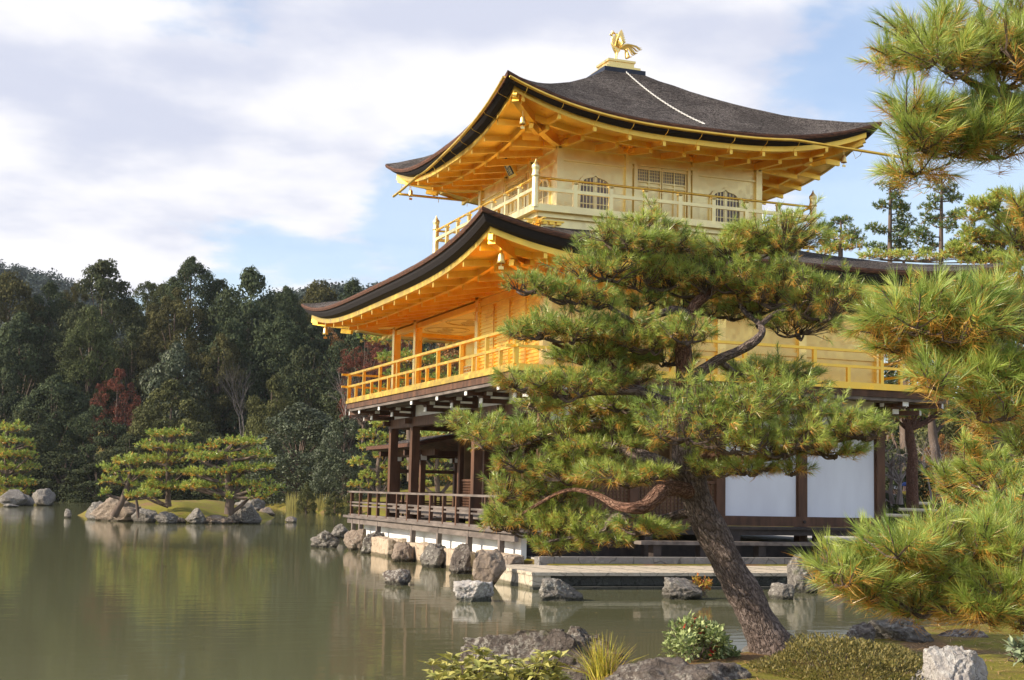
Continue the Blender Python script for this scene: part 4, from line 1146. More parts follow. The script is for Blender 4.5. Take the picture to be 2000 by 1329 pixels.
# ------------------------------------------------------------------ pines
RT = _rt0; FH = unit(np.array((_fw[0], _fw[1], 0))); UP = np.array((0, 0, 1.0))
def needles(pos, axis, slen, nn, nlen, width, oldf, r, hue=0.0, spread=(68, 22)):
    """needle triangles along shoots; oldf (n,) share of old orange needles on each shoot"""
    n = len(pos)
    t = r.random((n, nn))**.85
    th = np.radians(spread[0]+(spread[1]-spread[0])*t + r.normal(0, 9, (n, nn)))
    ph = r.random((n, nn))*2*np.pi
    a = axis[:, None, :]
    s1 = unit(np.cross(axis, np.array((.31, .17, .93))+r.normal(0, .2, (n, 3)))); s2 = np.cross(axis, s1)
    rad = np.cos(ph)[..., None]*s1[:, None]+np.sin(ph)[..., None]*s2[:, None]
    dr = a*np.cos(th)[..., None]+rad*np.sin(th)[..., None]
    old = (r.random((n, nn)) < oldf[:, None]*(1.35-1.25*t)*(1.0-.55*rad[..., 2]))
    dr = unit(dr - np.where(old, .35, .06)[..., None]*UP)
    base = pos[:, None]+a*(t*slen[:, None])[..., None]
    ln = nlen*(.75+.35*r.random((n, nn)))*(1-.12*t)*r.uniform(.72, 1.18, (n, 1))
    tip = base+dr*ln[..., None]
    wv = unit(np.cross(dr, r.normal(size=(n, nn, 3))))*width
    V = np.stack([base-wv*.5, base+wv*.5, tip], 2).reshape(-1, 3)
    g = np.array((.185, .285, .058)); g2 = np.array((.42, .48, .105)); o1 = np.array((.58, .25, .04)); o2 = np.array((.66, .43, .10))
    sh = (r.random((n, 1))*.75+hue)[..., None]; k = r.random((n, nn, 1))
    c = g*(1-sh)+g2*sh; c = c*(.75+.5*k)
    co = o1*(1-k)+o2*k
    c = np.where(old[..., None], co, c)
    c = c*(.9+.25*t[..., None])
    C = np.repeat(c.reshape(-1, 3), 3, 0)
    return V, C
def pad_shoots(c, rx, ry, rz, dens, r, droop=0.0):
    """shoots over an uneven, flat-bottomed cushion of foliage"""
    n = int(dens*5.2*rx*ry)+5; sd = r.uniform(0, 50)
    th = r.random(n)*2*np.pi; q = r.random(n)**.5
    Rt = 1+.34*fbm(np.stack([np.cos(th)*1.4, np.sin(th)*1.4, 0*th+sd], 1), 3, 2)
    x = q*Rt*np.cos(th)*rx; y = q*Rt*np.sin(th)*ry
    lump = fbm(np.stack([x/rx*1.6, y/ry*1.6, 0*x+sd+9], 1), 3, 6)
    dome = np.sqrt(np.maximum(1-q*q, .04))
    u = r.random(n)**.62
    z = rz*dome*(-.55+u*(1.55+.75*lump)) + rz*.25*lump
    oh = np.stack([x/rx, y/ry, 0*x], 1)
    ax = unit(oh*(.35+.75*q)[:, None]+np.array((0, 0, 1))*(.35+.65*u-.25*q)[:, None]+r.normal(0, .30, (n, 3)))
    P = np.stack([x, y, z], 1)
    st = r.random(n) < .10
    P = P+ax*np.where(st, r.uniform(.1, .35, n)*(rx+rz)*.5, 0)[:, None]
    O = np.clip(.74-.78*u-.12*q+r.normal(0, .24, n), .03, .95)
    fr = np.stack([RT, FH, UP])                 # local axes -> world
    return c+P@fr, A_(ax)@fr, O
def A_(a): return a
def pad(parent, x, y, w, h, d, dens, nn, nlen, nw, slen, r, name='foliage_pad', depth=.8, old=1.0, twigs=True, hue=0.0, stem=None, spread=(68, 22)):
    c = at(x, y, d); rx = w*d/F; rz = h*d/F
    P, A, O = pad_shoots(c, rx, rx*depth, rz, dens, r)
    sl = slen*r.uniform(.6, 1.25, len(P))
    V, C = needles(P-A*sl[:, None]*.55, A, sl, nn, nlen, nw, O*old, r, hue, spread)
    f = np.arange(len(V)).reshape(-1, 3)
    o = mesh_obj(name, V, [f], M['needle'], parent, C)
    if twigs:
        mb = MB(); s0 = c-UP*rz*.45 if stem is None else np.asarray(stem)
        hubs = [s0+RT*r.uniform(-.6, .6)*rx+FH*r.uniform(-.6, .6)*rx*depth+UP*r.uniform(-.1, .3)*rz for _ in range(7)]
        for hb in hubs:
            mid = (s0+hb)/2-UP*.08*rx+r.normal(0, .03, 3)*rx
            mb.tube(spline([s0, mid, hb], 3), [.016*d/13]*3+[.011*d/13]*3+[.008*d/13], 5, False)
        idx = r.permutation(len(P))[:int(len(P)*.75)]
        H = np.array(hubs)
        for i in idx:
            hb = H[np.argmin(((H-P[i])**2).sum(1))]
            e = P[i]; m_ = (hb+e)/2 - A[i]*.12*np.linalg.norm(hb-e)
            V_, f_ = tube_arrays([hb, m_, e+A[i]*sl[i]*.4], [.0055, .0045, .003], 3); mb.add(V_, f_)
        mb.build('twigs', M['twig'], o)
    return o
def limb(parent, path, m, name='branch', nseg=18, per=8, amp=.10, fine=9):
    """path rows: photo x, photo y, depth, radius in photo pixels"""
    P = np.array([list(at(a, b, d))+[rr*d/F] for a, b, d, rr in path]); S = spline(P, per)
    V, f = tube_arrays(S[:, :3], np.maximum(S[:, 3], .004), nseg)
    c = np.repeat(S[:, :3], nseg, 0); rr = np.repeat(S[:, 3], nseg); u = unit(V-c)
    V = V+u*(rr*(amp*fbm(V*3.5, 3, 4)+.5*amp*np.abs(fbm(V*np.array((fine*1.4, fine*1.4, fine*.8)), 3, 8))))[:, None]
    th = np.tile(np.arange(nseg)*2*np.pi/nseg, len(S)); ln = np.repeat(np.concatenate([[0], np.cumsum(np.linalg.norm(np.diff(S[:, :3], axis=0), axis=1))]), nseg)
    U = np.stack([np.cos(th)*rr, np.sin(th)*rr, ln+S[0, 0]*3.7+S[0, 2]], 1)
    return mesh_obj(name, V, [f], m, parent, U, smooth=True)

r1 = np.random.default_rng(21)
base = at(1518, 1292, 13.2)
PT = thing('pine_tree', base, 'leaning garden pine with cloud-like tiers of green and orange needles before the pavilion', 'pine')
D0 = 13.2
limb(PT, [(1552, 1325, D0, 66), (1520, 1284, D0, 50), (1490, 1232, D0, 37), (1454, 1162, D0, 33), (1414, 1087, D0, 31), (1380, 1018, D0, 30), (1354, 955, D0, 29), (1341, 895, D0, 27), (1338, 840, D0, 23), (1340, 790, D0, 20), (1344, 742, D0, 18)], M['bark'], 'trunk', 40, 14, .10, 16)
limb(PT, [(1340, 760, D0, 21), (1337, 705, D0+.02, 17), (1333, 660, D0+.1, 14), (1346, 620, D0+.15, 12), (1362, 592, D0+.2, 10), (1390, 560, D0+.3, 8), (1400, 500, D0+.3, 5)], M['bark_red'], nseg=20)
limb(PT, [(1346, 742, D0, 15), (1372, 724, D0-.1, 11), (1408, 701, D0-.2, 9.5), (1440, 687, D0-.25, 9), (1474, 667, D0-.3, 8.5), (1489, 647, D0-.2, 7), (1478, 628, D0+.1, 5.5), (1452, 606, D0+.3, 4.5), (1440, 575, D0+.4, 3)], M['bark'], nseg=20)
limb(PT, [(1480, 640, D0-.1, 6), (1520, 610, D0, 4.5), (1580, 600, D0, 3)], M['bark'], nseg=12)
limb(PT, [(1350, 616, D0+.15, 9), (1318, 606, D0+.1, 8), (1296, 611, D0, 7), (1270, 620, D0, 7), (1248, 633, D0, 6), (1190, 600, D0-.1, 4)], M['bark'], nseg=16)
limb(PT, [(1342, 800, D0, 14), (1300, 785, D0-.1, 11), (1262, 772, D0-.1, 11), (1240, 762, D0-.2, 11), (1200, 764, D0-.2, 8), (1160, 766, D0-.2, 7), (1110, 776, D0-.2, 5), (1050, 765, D0-.3, 3)], M['bark'], nseg=18)
limb(PT, [(1245, 764, D0-.15, 9), (1238, 742, D0-.1, 9), (1216, 728, D0, 8), (1196, 720, D0, 8), (1178, 700, D0, 6), (1146, 698, D0+.1, 4), (1080, 670, D0, 3)], M['bark_red'], nseg=16)
limb(PT, [(1340, 935, D0, 18), (1312, 917, D0-.1, 15), (1290, 905, D0, 14), (1268, 895, D0+.1, 12), (1236, 884, D0+.3, 10), (1180, 870, D0+.5, 7), (1100, 860, D0+.6, 5), (960, 850, D0+.6, 3)], M['bark'], nseg=20)
limb(PT, [(1352, 962, D0, 18), (1320, 954, D0-.3, 15), (1296, 958, D0-.5, 15), (1278, 974, D0-.65, 15), (1258, 990, D0-.7, 13), (1230, 993, D0-.75, 10), (1198, 985, D0-.5, 8), (1160, 965, D0-.1, 5), (1100, 960, D0+.3, 4), (1010, 1010, D0+.5, 3)], M['bark_red'], nseg=24)
limb(PT, [(1352, 1000, D0+.2, 10), (1328, 1006, D0+.2, 10), (1284, 1016, D0+.1, 8), (1240, 1012, D0, 7), (1204, 1010, D0, 7), (1188, 1022, D0+.1, 6), (1170, 1040, D0+.2, 4), (1060, 1060, D0+.4, 3)], M['bark'], nseg=16)
limb(PT, [(1345, 905, D0, 14), (1390, 890, D0-.2, 11), (1450, 898, D0-.3, 9), (1520, 890, D0-.4, 7), (1600, 870, D0-.5, 5), (1690, 850, D0-.6, 3)], M['bark_red'], nseg=16)
limb(PT, [(1340, 820, D0, 12), (1380, 800, D0+.5, 9), (1440, 790, D0+.6, 6), (1500, 770, D0+.7, 4)], M['bark'], nseg=12)
limb(PT, [(1400, 700, D0-.2, 6), (1440, 730, D0+.4, 5), (1500, 745, D0+.8, 3)], M['bark'], nseg=10)
limb(PT, [(1390, 565, D0+.25, 7), (1440, 500, D0+.2, 5), (1500, 480, D0+.2, 4), (1560, 460, D0+.2, 2)], M['bark'], nseg=10)
MAIN = [  # x, y, half width, half height, depth offset
    (1262, 440, 62, 26, .2), (1225, 470, 92, 38, .0), (1310, 480, 70, 34, .3), (1500, 458, 90, 34, .2), (1440, 492, 92, 34, .3), (1540, 476, 66, 40, .1), (1275, 410, 14, 26, .2),
    (1042, 556, 58, 30, -.2), (1110, 575, 70, 34, -.1), (1185, 528, 88, 44, .1), (1150, 590, 60, 24, .0), (1275, 548, 96, 40, .2), (1360, 560, 90, 42, .3), (1440, 548, 90, 42, .2), (1530, 572, 92, 50, .1), (1600, 600, 76, 52, .0), (1655, 590, 42, 34, .1), (1560, 640, 70, 30, .1), (1250, 590, 60, 22, .3), (1480, 600, 60, 24, .4),
    (1030, 648, 62, 24, -.3), (1110, 650, 92, 36, -.2), (1195, 655, 92, 44, .0), (1270, 668, 80, 36, -.1), (1345, 655, 60, 30, -.3), (1150, 695, 80, 26, .1), (1300, 700, 60, 22, .3),
    (1180, 702, 96, 24, .2), (1235, 735, 56, 18, .4), (1330, 600, 50, 16, .5), (1420, 610, 60, 22, .5),
    (1030, 748, 66, 26, -.4), (1090, 760, 80, 34, -.3), (1160, 742, 80, 32, -.2), (1210, 790, 70, 26, .2), (1060, 790, 50, 18, -.2),
    (925, 836, 52, 26, -.6), (985, 858, 86, 42, -.5), (1060, 850, 80, 42, -.6), (1030, 905, 66, 30, -.4), (1130, 800, 74, 30, -.6), (1180, 828, 92, 48, -.7), (1260, 820, 92, 50, -.8), (1345, 832, 90, 56, -.7), (1230, 868, 70, 34, -.4), (1140, 878, 70, 30, -.4),
    (1430, 800, 90, 50, -.6), (1520, 778, 80, 42, -.4), (1480, 728, 86, 26, .6), (1560, 745, 50, 24, .5), (1590, 830, 90, 44, -.5), (1680, 838, 62, 38, -.5), (1530, 868, 90, 44, -.6), (1440, 862, 80, 44, -.7), (1630, 878, 66, 26, -.4), (1390, 915, 56, 30, -.2), (1460, 915, 60, 18, -.5), (1545, 918, 40, 16, -.5),
    (1130, 928, 80, 28, -.3), (1205, 930, 80, 26, .1), (1285, 925, 44, 18, .4), (1090, 962, 60, 30, -.5), (1020, 968, 74, 36, -.6), (1045, 1020, 92, 44, -.6), (985, 1020, 46, 26, -.6), (1120, 1030, 74, 40, -.4), (1090, 1068, 60, 22, -.4), (1180, 1050, 50, 22, -.2), (1250, 1032, 56, 16, .3), (1300, 1038, 34, 14, .4)]
for (x, y, w, h, dd) in MAIN:
    if x < 1300 and y > 790: dd = -dd*.95
    pad(PT, x, y, w*(1.02 if x < 1300 and y < 930 else 1.1), h*(.92 if x < 1300 and y < 930 else 1.03), D0+dd*1.25, 160, 46, .092, .0044, .10, r1, old=1.2, hue=r1.uniform(.0, .4))

# near pine reaching in from the right edge
r2 = np.random.default_rng(33)
nb_ = at(2300, 1330, 8.0); nb_[2] = .25
NT = thing('pine_tree', nb_, 'near pine with long green and orange needles reaching in from the right picture edge', 'pine')
limb(NT, [(2330, 1480, 8.0, 100), (2290, 1200, 8.0, 80), (2270, 900, 8.0, 74), (2300, 600, 8.0, 66), (2280, 300, 8.0, 58), (2240, 50, 8.0, 44), (2220, -150, 8.0, 30)], M['bark'], 'trunk', 32, 12, .10, 14)
for p in ([(2270, 330, 8, 40), (2120, 260, 7.3, 22), (2010, 212, 6.9, 13), (1955, 182, 6.8, 10), (1905, 166, 6.7, 7), (1850, 130, 6.6, 4)],
          [(2100, 255, 7.2, 16), (2010, 275, 6.9, 8), (1900, 262, 6.6, 5), (1810, 235, 6.5, 3)],
          [(2295, 760, 8, 42), (2150, 720, 7.0, 20), (2040, 690, 6.4, 12), (1930, 690, 6.1, 8), (1840, 672, 6.0, 5), (1740, 630, 6.0, 3)],
          [(2040, 690, 6.4, 10), (1960, 640, 6.2, 6), (1880, 600, 6.2, 4), (1800, 570, 6.2, 3)],
          [(2150, 720, 7.0, 12), (2040, 780, 6.6, 8), (1960, 800, 6.3, 5), (1900, 770, 6.2, 3)],
          [(2290, 1100, 8, 42), (2150, 1130, 7.2, 22), (2010, 1150, 6.7, 13), (1900, 1190, 6.5, 8), (1830, 1190, 6.4, 7), (1800, 1205, 6.4, 5), (1740, 1170, 6.4, 4), (1640, 1130, 6.4, 3)],
          [(2150, 1130, 7.2, 14), (2000, 1080, 6.8, 8), (1900, 1080, 6.6, 5), (1800, 1065, 6.5, 4), (1700, 1085, 6.5, 3)],
          [(2280, 940, 8, 30), (2120, 950, 9, 14), (1990, 905, 9.3, 9), (1940, 945, 9.4, 7), (1880, 960, 9.5, 4)]):
    limb(NT, p, M['bark'], nseg=14, amp=.14)
NEAR = [
    (1800, 70, 62, 34, 6.7), (1770, 110, 64, 34, 6.6), (1850, 118, 78, 50, 6.6), (1920, 70, 66, 50, 6.9), (1860, 60, 50, 30, 7.0), (1910, 110, 60, 40, 6.9), (1950, 110, 60, 50, 6.7), (1960, 220, 60, 40, 6.8), (1830, 255, 60, 40, 6.6), (1900, 270, 60, 34, 6.5), (1985, 90, 60, 60, 6.8), (1960, 150, 66, 46, 6.6), (1990, 30, 50, 34, 7.0),
    (1790, 225, 56, 36, 6.5), (1850, 232, 72, 44, 6.5), (1925, 240, 72, 46, 6.6), (1990, 245, 50, 50, 6.7), (1800, 280, 54, 26, 6.5), (1860, 290, 60, 26, 6.6), (1790, 332, 50, 22, 6.4), (1950, 295, 62, 28, 6.7),
    (2000, 405, 36, 36, 6.4), (1995, 470, 40, 30, 6.4), (2005, 540, 36, 26, 6.4),
    (1790, 592, 60, 30, 6.2), (1870, 600, 70, 30, 6.2), (1950, 595, 70, 34, 6.2), (1745, 628, 50, 36, 6.0), (1715, 645, 26, 26, 6.0), (1800, 625, 74, 48, 6.0), (1880, 640, 80, 54, 6.0), (1960, 640, 70, 56, 6.0), (1750, 672, 56, 34, 6.0), (1840, 698, 80, 44, 6.0), (1930, 715, 80, 50, 5.9), (1985, 740, 50, 60, 6.0), (1880, 752, 72, 36, 5.9), (1950, 800, 60, 44, 6.0), (1830, 745, 40, 30, 5.9), (1995, 860, 46, 54, 6.2), (1925, 830, 40, 40, 6.2),
    (1858, 940, 34, 20, 9.4), (1886, 972, 46, 20, 9.4), (1925, 930, 50, 40, 9.2), (1975, 950, 56, 50, 9.0), (1900, 890, 46, 34, 9.2), (1970, 1000, 60, 36, 8.0),
    (1618, 1112, 26, 22, 6.4), (1650, 1130, 44, 28, 6.4), (1715, 1086, 48, 34, 6.5), (1770, 1076, 60, 36, 6.5), (1840, 1072, 70, 40, 6.5), (1920, 1075, 70, 44, 6.5), (1985, 1075, 54, 60, 6.5), (1720, 1112, 64, 40, 6.4), (1800, 1112, 74, 46, 6.4), (1890, 1125, 80, 50, 6.4), (1970, 1150, 62, 56, 6.4), (1700, 1160, 60, 30, 6.4), (1775, 1180, 66, 36, 6.4), (1850, 1185, 60, 30, 6.5), (1930, 1195, 70, 40, 6.4), (1990, 1210, 40, 34, 6.4), (1890, 1046, 56, 24, 6.7), (1955, 1030, 60, 26, 6.8)]
for (x, y, w, h, d) in NEAR:
    pad(NT, x, y, w*1.02, h*1.0, d+r2.uniform(-.25, .25), 250 if d < 8 else 130, 84, .108 if d < 8 else .11, .0028 if d < 8 else .004, .17, r2, depth=.85, old=1.45, hue=.08+r2.uniform(-.15, .25), spread=(60, 10))

# pines further off
def far_pine(label, x, ybase, d, tiers, trunk, seed, group=None, z0=None, nlen=.2, nw=.035, dens=16, nn=16, name='pine_tree', barkm='bark_far', old=.9, hue=.25):
    r = np.random.default_rng(seed)
    P = at(x, ybase, d)
    t = thing(name, P, label, 'pine', group)
    limb(t, [(a, b, d, c) for a, b, c in trunk], M[barkm], 'trunk', 10, 6, .12, 3)
    k_ = len(trunk)
    tt = []; VV = []; CC = []
    for (a, b, w, h) in tiers:
        for q in range(2): tt.append((a+r.uniform(-.4, .4)*w, b+r.uniform(-.25, .35)*h, w*r.uniform(.55, .85), h*r.uniform(.85, 1.25)))
    for (a, b, w, h) in tt:
        dd = d+r.uniform(-.5, .5)*w*d/F
        # limb out to the tier from the nearest trunk point
        j = min(range(k_), key=lambda q: abs(trunk[q][1]-(b+h+6))); s_ = trunk[j]
        limb(t, [(s_[0], s_[1], d, s_[2]*.6), ((s_[0]+a)/2, (s_[1]+b+h*.7)/2, (d+dd)/2, s_[2]*.4), (a, b+h*.3, dd, s_[2]*.25)], M[barkm], 'branch', 6, 4)
        rx = w*dd/F; rz = h*dd/F; P_, A_2, O_ = pad_shoots(at(a, b, dd), rx, rx*.9, rz, dens*1.1, r)
        V_, C_ = needles(P_-A_2*.08, A_2, np.full(len(P_), .16), nn, nlen*.8, nw, O_*old*1.2, r, hue+r.uniform(-.35, .1)); VV.append(V_); CC.append(C_)
    V_ = np.concatenate(VV); mesh_obj('crown', V_, [np.arange(len(V_)).reshape(-1, 3)], M['needle'], t, np.concatenate(CC)*np.array((1.0, .98, .90)))
    return t
far_pine('leaning left pine of the three on the rocky island', 232, 1003, 62, [(238, 900, 34, 9), (215, 918, 26, 9), (222, 940, 36, 10), (262, 905, 24, 9), (270, 925, 26, 9), (205, 962, 18, 7), (252, 950, 20, 8)],
         [(222, 1008, 7), (240, 975, 6), (250, 945, 5), (256, 920, 4), (252, 898, 2)], 201, 'pines on the rocky island')
far_pine('tallest middle pine on the rocky island, flat-topped', 328, 990, 64, [(318, 848, 36, 7), (348, 846, 26, 8), (310, 872, 36, 9), (350, 875, 36, 9), (300, 898, 38, 10), (345, 900, 40, 9), (375, 880, 20, 9), (312, 925, 36, 10), (352, 925, 36, 9), (290, 950, 30, 9), (330, 952, 44, 9), (285, 965, 26, 7)],
         [(329, 990, 6), (328, 950, 5), (329, 910, 5), (330, 870, 4), (338, 850, 2)], 202, 'pines on the rocky island')
far_pine('broad right pine on the rocky island with pale crooked trunk', 448, 1002, 62, [(410, 870, 30, 8), (448, 862, 40, 8), (490, 866, 30, 8), (400, 895, 34, 9), (440, 890, 40, 9), (492, 888, 34, 9), (390, 925, 36, 11), (432, 922, 36, 10), (480, 918, 44, 10), (512, 915, 26, 8), (385, 948, 36, 9), (425, 950, 40, 9), (470, 945, 46, 10), (515, 948, 34, 10), (490, 970, 40, 8), (535, 965, 14, 6), (440, 970, 30, 7)],
         [(447, 1004, 9), (450, 970, 8), (446, 945, 7), (445, 920, 6), (452, 900, 6), (440, 885, 4), (455, 868, 3)], 203, 'pines on the rocky island')
far_pine('small low pine shoot leaning over the front of the rocky island', 270, 1010, 60.5, [(262, 968, 20, 6), (285, 962, 22, 6), (300, 968, 14, 5)], [(270, 1012, 3), (268, 990, 3), (266, 975, 2)], 204)
far_pine('tiered pine on the far left island at the picture edge', 15, 975, 102, [(8, 838, 26, 8), (38, 833, 22, 8), (12, 862, 44, 9), (52, 866, 22, 7), (0, 885, 50, 10), (40, 892, 40, 9), (10, 915, 50, 10), (55, 918, 24, 8), (5, 940, 56, 9), (45, 945, 34, 8), (15, 960, 50, 7)],
         [(14, 978, 7), (13, 930, 6), (14, 880, 5), (14, 845, 3)], 205, nlen=.3, nw=.06, dens=7)
G_p = 'pines beyond the veranda'
far_pine('yellowish pine seen left of the veranda columns below the middle balcony', 735, 965, 86, [(735, 830, 30, 9), (715, 850, 26, 9), (752, 855, 30, 9), (722, 872, 30, 9), (705, 905, 26, 8), (745, 890, 30, 9), (715, 930, 30, 9), (750, 935, 34, 9), (705, 950, 26, 8), (770, 910, 26, 8)],
         [(740, 970, 5), (738, 920, 5), (742, 880, 4), (735, 840, 3)], 206, G_p, nlen=.25, nw=.05, dens=9, hue=.4)
far_pine('yellowish pine seen through the ground storey behind the fishing hut', 850, 965, 92, [(840, 850, 34, 10), (880, 860, 34, 10), (830, 890, 36, 10), (875, 900, 36, 10), (845, 925, 40, 10), (890, 935, 34, 10), (820, 945, 30, 9), (920, 900, 30, 10)],
         [(855, 970, 5), (853, 920, 5), (856, 870, 3)], 207, G_p, nlen=.25, nw=.05, dens=9, hue=.4)
far_pine('orange tinged pine seen through the open gallery of the middle storey', 800, 880, 98, [(800, 640, 60, 16), (760, 665, 50, 14), (840, 660, 50, 14), (775, 700, 60, 15), (845, 705, 60, 15), (800, 740, 66, 16), (880, 740, 50, 16), (750, 770, 50, 14), (830, 780, 60, 16)],
         [(802, 940, 7), (800, 840, 6), (803, 740, 5), (800, 650, 3)], 208, G_p, nlen=.3, nw=.06, dens=7, hue=.2, old=1.3)
# right background
far_pine('full yellow-green pine behind the roof near the right edge', 1950, 960, 44, [(1930, 400, 36, 12), (1965, 388, 32, 12), (1915, 425, 44, 15), (1965, 430, 44, 16), (1905, 460, 46, 15), (1955, 470, 50, 16), (1890, 490, 40, 14), (1940, 505, 56, 14), (1995, 450, 40, 30), (1990, 500, 40, 16)],
         [(1955, 965, 12), (1952, 800, 11), (1950, 650, 10), (1948, 500, 7), (1950, 410, 3)], 209, nlen=.17, nw=.022, dens=60, nn=24, hue=.4)
far_pine('golden-brown low pine crown right behind the upper balcony post', 1640, 960, 70, [(1645, 462, 24, 9), (1630, 480, 30, 10), (1660, 482, 26, 9), (1615, 492, 30, 8)],
         [(1640, 965, 7), (1642, 750, 6), (1640, 480, 3)], 210, nlen=.22, nw=.035, dens=14, hue=.3, old=1.6)
far_pine('row of pale green pine tops showing along the lower roof ridge', 1760, 960, 60, [(1700, 500, 30, 8), (1740, 497, 34, 8), (1785, 500, 34, 8), (1830, 503, 34, 9), (1870, 500, 24, 8), (1900, 508, 40, 10)],
         [(1765, 965, 8), (1768, 750, 7), (1765, 510, 3)], 211, nlen=.2, nw=.03, dens=18, hue=.55)
far_pine('pine with bare reddish trunk standing behind the bamboo fence', 1783, 1005, 40, [(1760, 815, 40, 12), (1800, 805, 44, 12), (1840, 800, 40, 12), (1770, 785, 50, 12), (1830, 775, 50, 12)],
         [(1784, 1010, 13), (1781, 950, 11), (1782, 890, 10), (1776, 840, 9), (1778, 780, 7)], 212, nlen=.15, nw=.02, dens=24, nn=20, barkm='bark_red')
far_pine('second bare-trunked pine leaning left behind the reddish trunk', 1826, 985, 48, [(1815, 800, 44, 12), (1860, 790, 44, 12), (1850, 815, 30, 9)],
         [(1840, 990, 9), (1832, 910, 9), (1822, 850, 8), (1818, 800, 6)], 213, nlen=.16, nw=.02, dens=22, nn=18, barkm='bark_far')

# tall sparse conifers against the sky
def sparse_conifer(label, x, ytop, d, wtop, wbot, y1, seed, gaps):
    r = np.random.default_rng(seed)
    t = thing('conifer_tree', at(x, 975, d), label, 'conifer', 'tall conifers behind the lower roof')
    limb(t, [(x, 980, d, 7), (x+2, 700, d, 6), (x, 500, d, 4.5), (x+1, ytop+30, d, 2.6), (x, ytop, d, 1.4)], M['bark_far'], 'trunk', 8, 6, .05)
    y = ytop+4; k = 0; mb = MB(); PP = []; AA = []
    while y < y1:
        q = (y-ytop)/(y1-ytop); w = wtop+(wbot-wtop)*q**.8
        for s_ in (-1, 1):
            if r.random() < gaps: continue
            L_ = w*r.uniform(.55, 1.1); dd = d+r.uniform(-1, 1)*L_*d/F
            a = at(x, y+4, d); b = at(x+s_*L_, y-L_*.18+r.uniform(-4, 4), dd); mb.tube([a, (a+b)/2-UP*.1, b], [.05, .035, .02], 5, False)
            for j in range(int(1+L_/9)):
                u = r.uniform(.4, 1.08); c = a*(1-u)+b*u+r.normal(0, .12, 3)
                n = 24; uu = unit(r.normal(size=(n, 3))); PP.append(c+uu*np.array((.30, .30, .15))*r.uniform(.4, 1.1, (n, 1))); AA.append(unit(uu+UP*.6))
        y += r.uniform(11, 19)
    mb.build('branch', M['bark_far'], t)
    P = np.concatenate(PP); A = np.concatenate(AA); n = len(P)
    V, C = needles(P, A, np.full(n, .14), 9, .20, .05, np.clip(r.normal(.1, .15, n), 0, 1), r, -.2)
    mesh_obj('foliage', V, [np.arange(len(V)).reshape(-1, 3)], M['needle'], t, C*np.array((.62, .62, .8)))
sparse_conifer('thin sparse conifer against the sky left of the fuller one', 1738, 356, 84, 14, 48, 500, 301, .30)
sparse_conifer('fuller pointed conifer against the sky under the upper right pine branch', 1838, 350, 82, 16, 52, 500, 302, .16)
sparse_conifer('dark short conifer between balcony post and thin sparse conifer', 1642, 430, 92, 20, 40, 500, 303, .1)

# ------------------------------------------------------------------ broadleaf trees and the far shore
def leaves(P, N, size, r, col, var=.30, aspect=.55, lobeid=None, col2=None):
    n = len(P); N = unit(N+r.normal(0, .45, (n, 3)))
    u = unit(np.cross(N, r.normal(size=(n, 3)))); v = np.cross(N, u)
    s = size*r.uniform(.6, 1.3, (n, 1))
    V = np.stack([P-u*s, P+v*s*aspect, P+u*s, P-v*s*aspect], 1).reshape(-1, 3)
    k = 1+var*(r.random((n, 1))*2-1)
    if lobeid is not None:
        lv = 1+.28*(r.random(lobeid.max()+1)*2-1); k = k*lv[lobeid][:, None]
    c = np.array(col)*k
    if col2 is not None: 
        q = (r.random((n, 1)) < .35); c = np.where(q, np.array(col2)*k, c)
    return V, np.arange(4*n).reshape(-1, 4), np.repeat(c, 4, 0)
def crown_points(shape, h, w, r, nl, per, lobe):
    """points and normals over a crown of lobes; shape gives the half width at relative height"""
    P = []; N = []; I = []
    k = 0
    while k < nl:
        t = r.random(); hw = shape(t)
        if hw < r.random()*.9: continue
        a = r.random()*2*np.pi; q = (.40+.55*math.sqrt(r.random()))*hw*(1 if t < .8 else max(.25, 1-(t-.8)*4))
        c = np.array((math.cos(a)*q*w/2, math.sin(a)*q*w/2, t*h))
        lr = lobe*w*r.uniform(.7, 1.35)*(.6+.5*hw)
        n = int(per*r.uniform(.7, 1.3)); u = unit(r.normal(size=(n, 3))+np.array((0, 0, .35)))
        wob = 1+.28*fbm(u*2.2+k*3.7, 2, 5)[:, None]
        P.append(c+u*np.array((lr, lr, lr*.75))*wob*r.uniform(.75, 1.05, (n, 1))); N.append(u); I.append(np.full(n, k)); k += 1
    return np.concatenate(P), np.concatenate(N), np.concatenate(I)
SH = {'dome': lambda t: math.sqrt(max(0, 1-((t-.38)/.64)**2)), 'cone': lambda t: max(0, 1.02-t)**.75, 'tall': lambda t: math.sqrt(max(0, 1-((t-.45)/.57)**2))*.95,
      'bush': lambda t: math.sqrt(max(0, 1-(t/1.02)**2.2))}
def branchy(mb, p0, h, r, lev=3, rad=.12, spread=.5, up=.5):
    def go(p, d, L_, rr, k):
        q = p+d*L_; m_ = (p+q)/2+r.normal(0, .05, 3)*L_
        mb.tube([p, m_, q], [rr, rr*.8, rr*.6], 5 if k < 2 else 3, False)
        if k >= lev: return
        for _ in range(3 if k < 3 else 2):
            nd = unit(d+r.normal(0, spread, 3)+UP*up*.3); go(q if r.random() < .7 else m_, nd, L_*r.uniform(.55, .85), rr*.55, k+1)
    go(np.asarray(p0, float), unit(np.array((r.normal(0, .08), r.normal(0, .08), 1))), h, rad, 0)
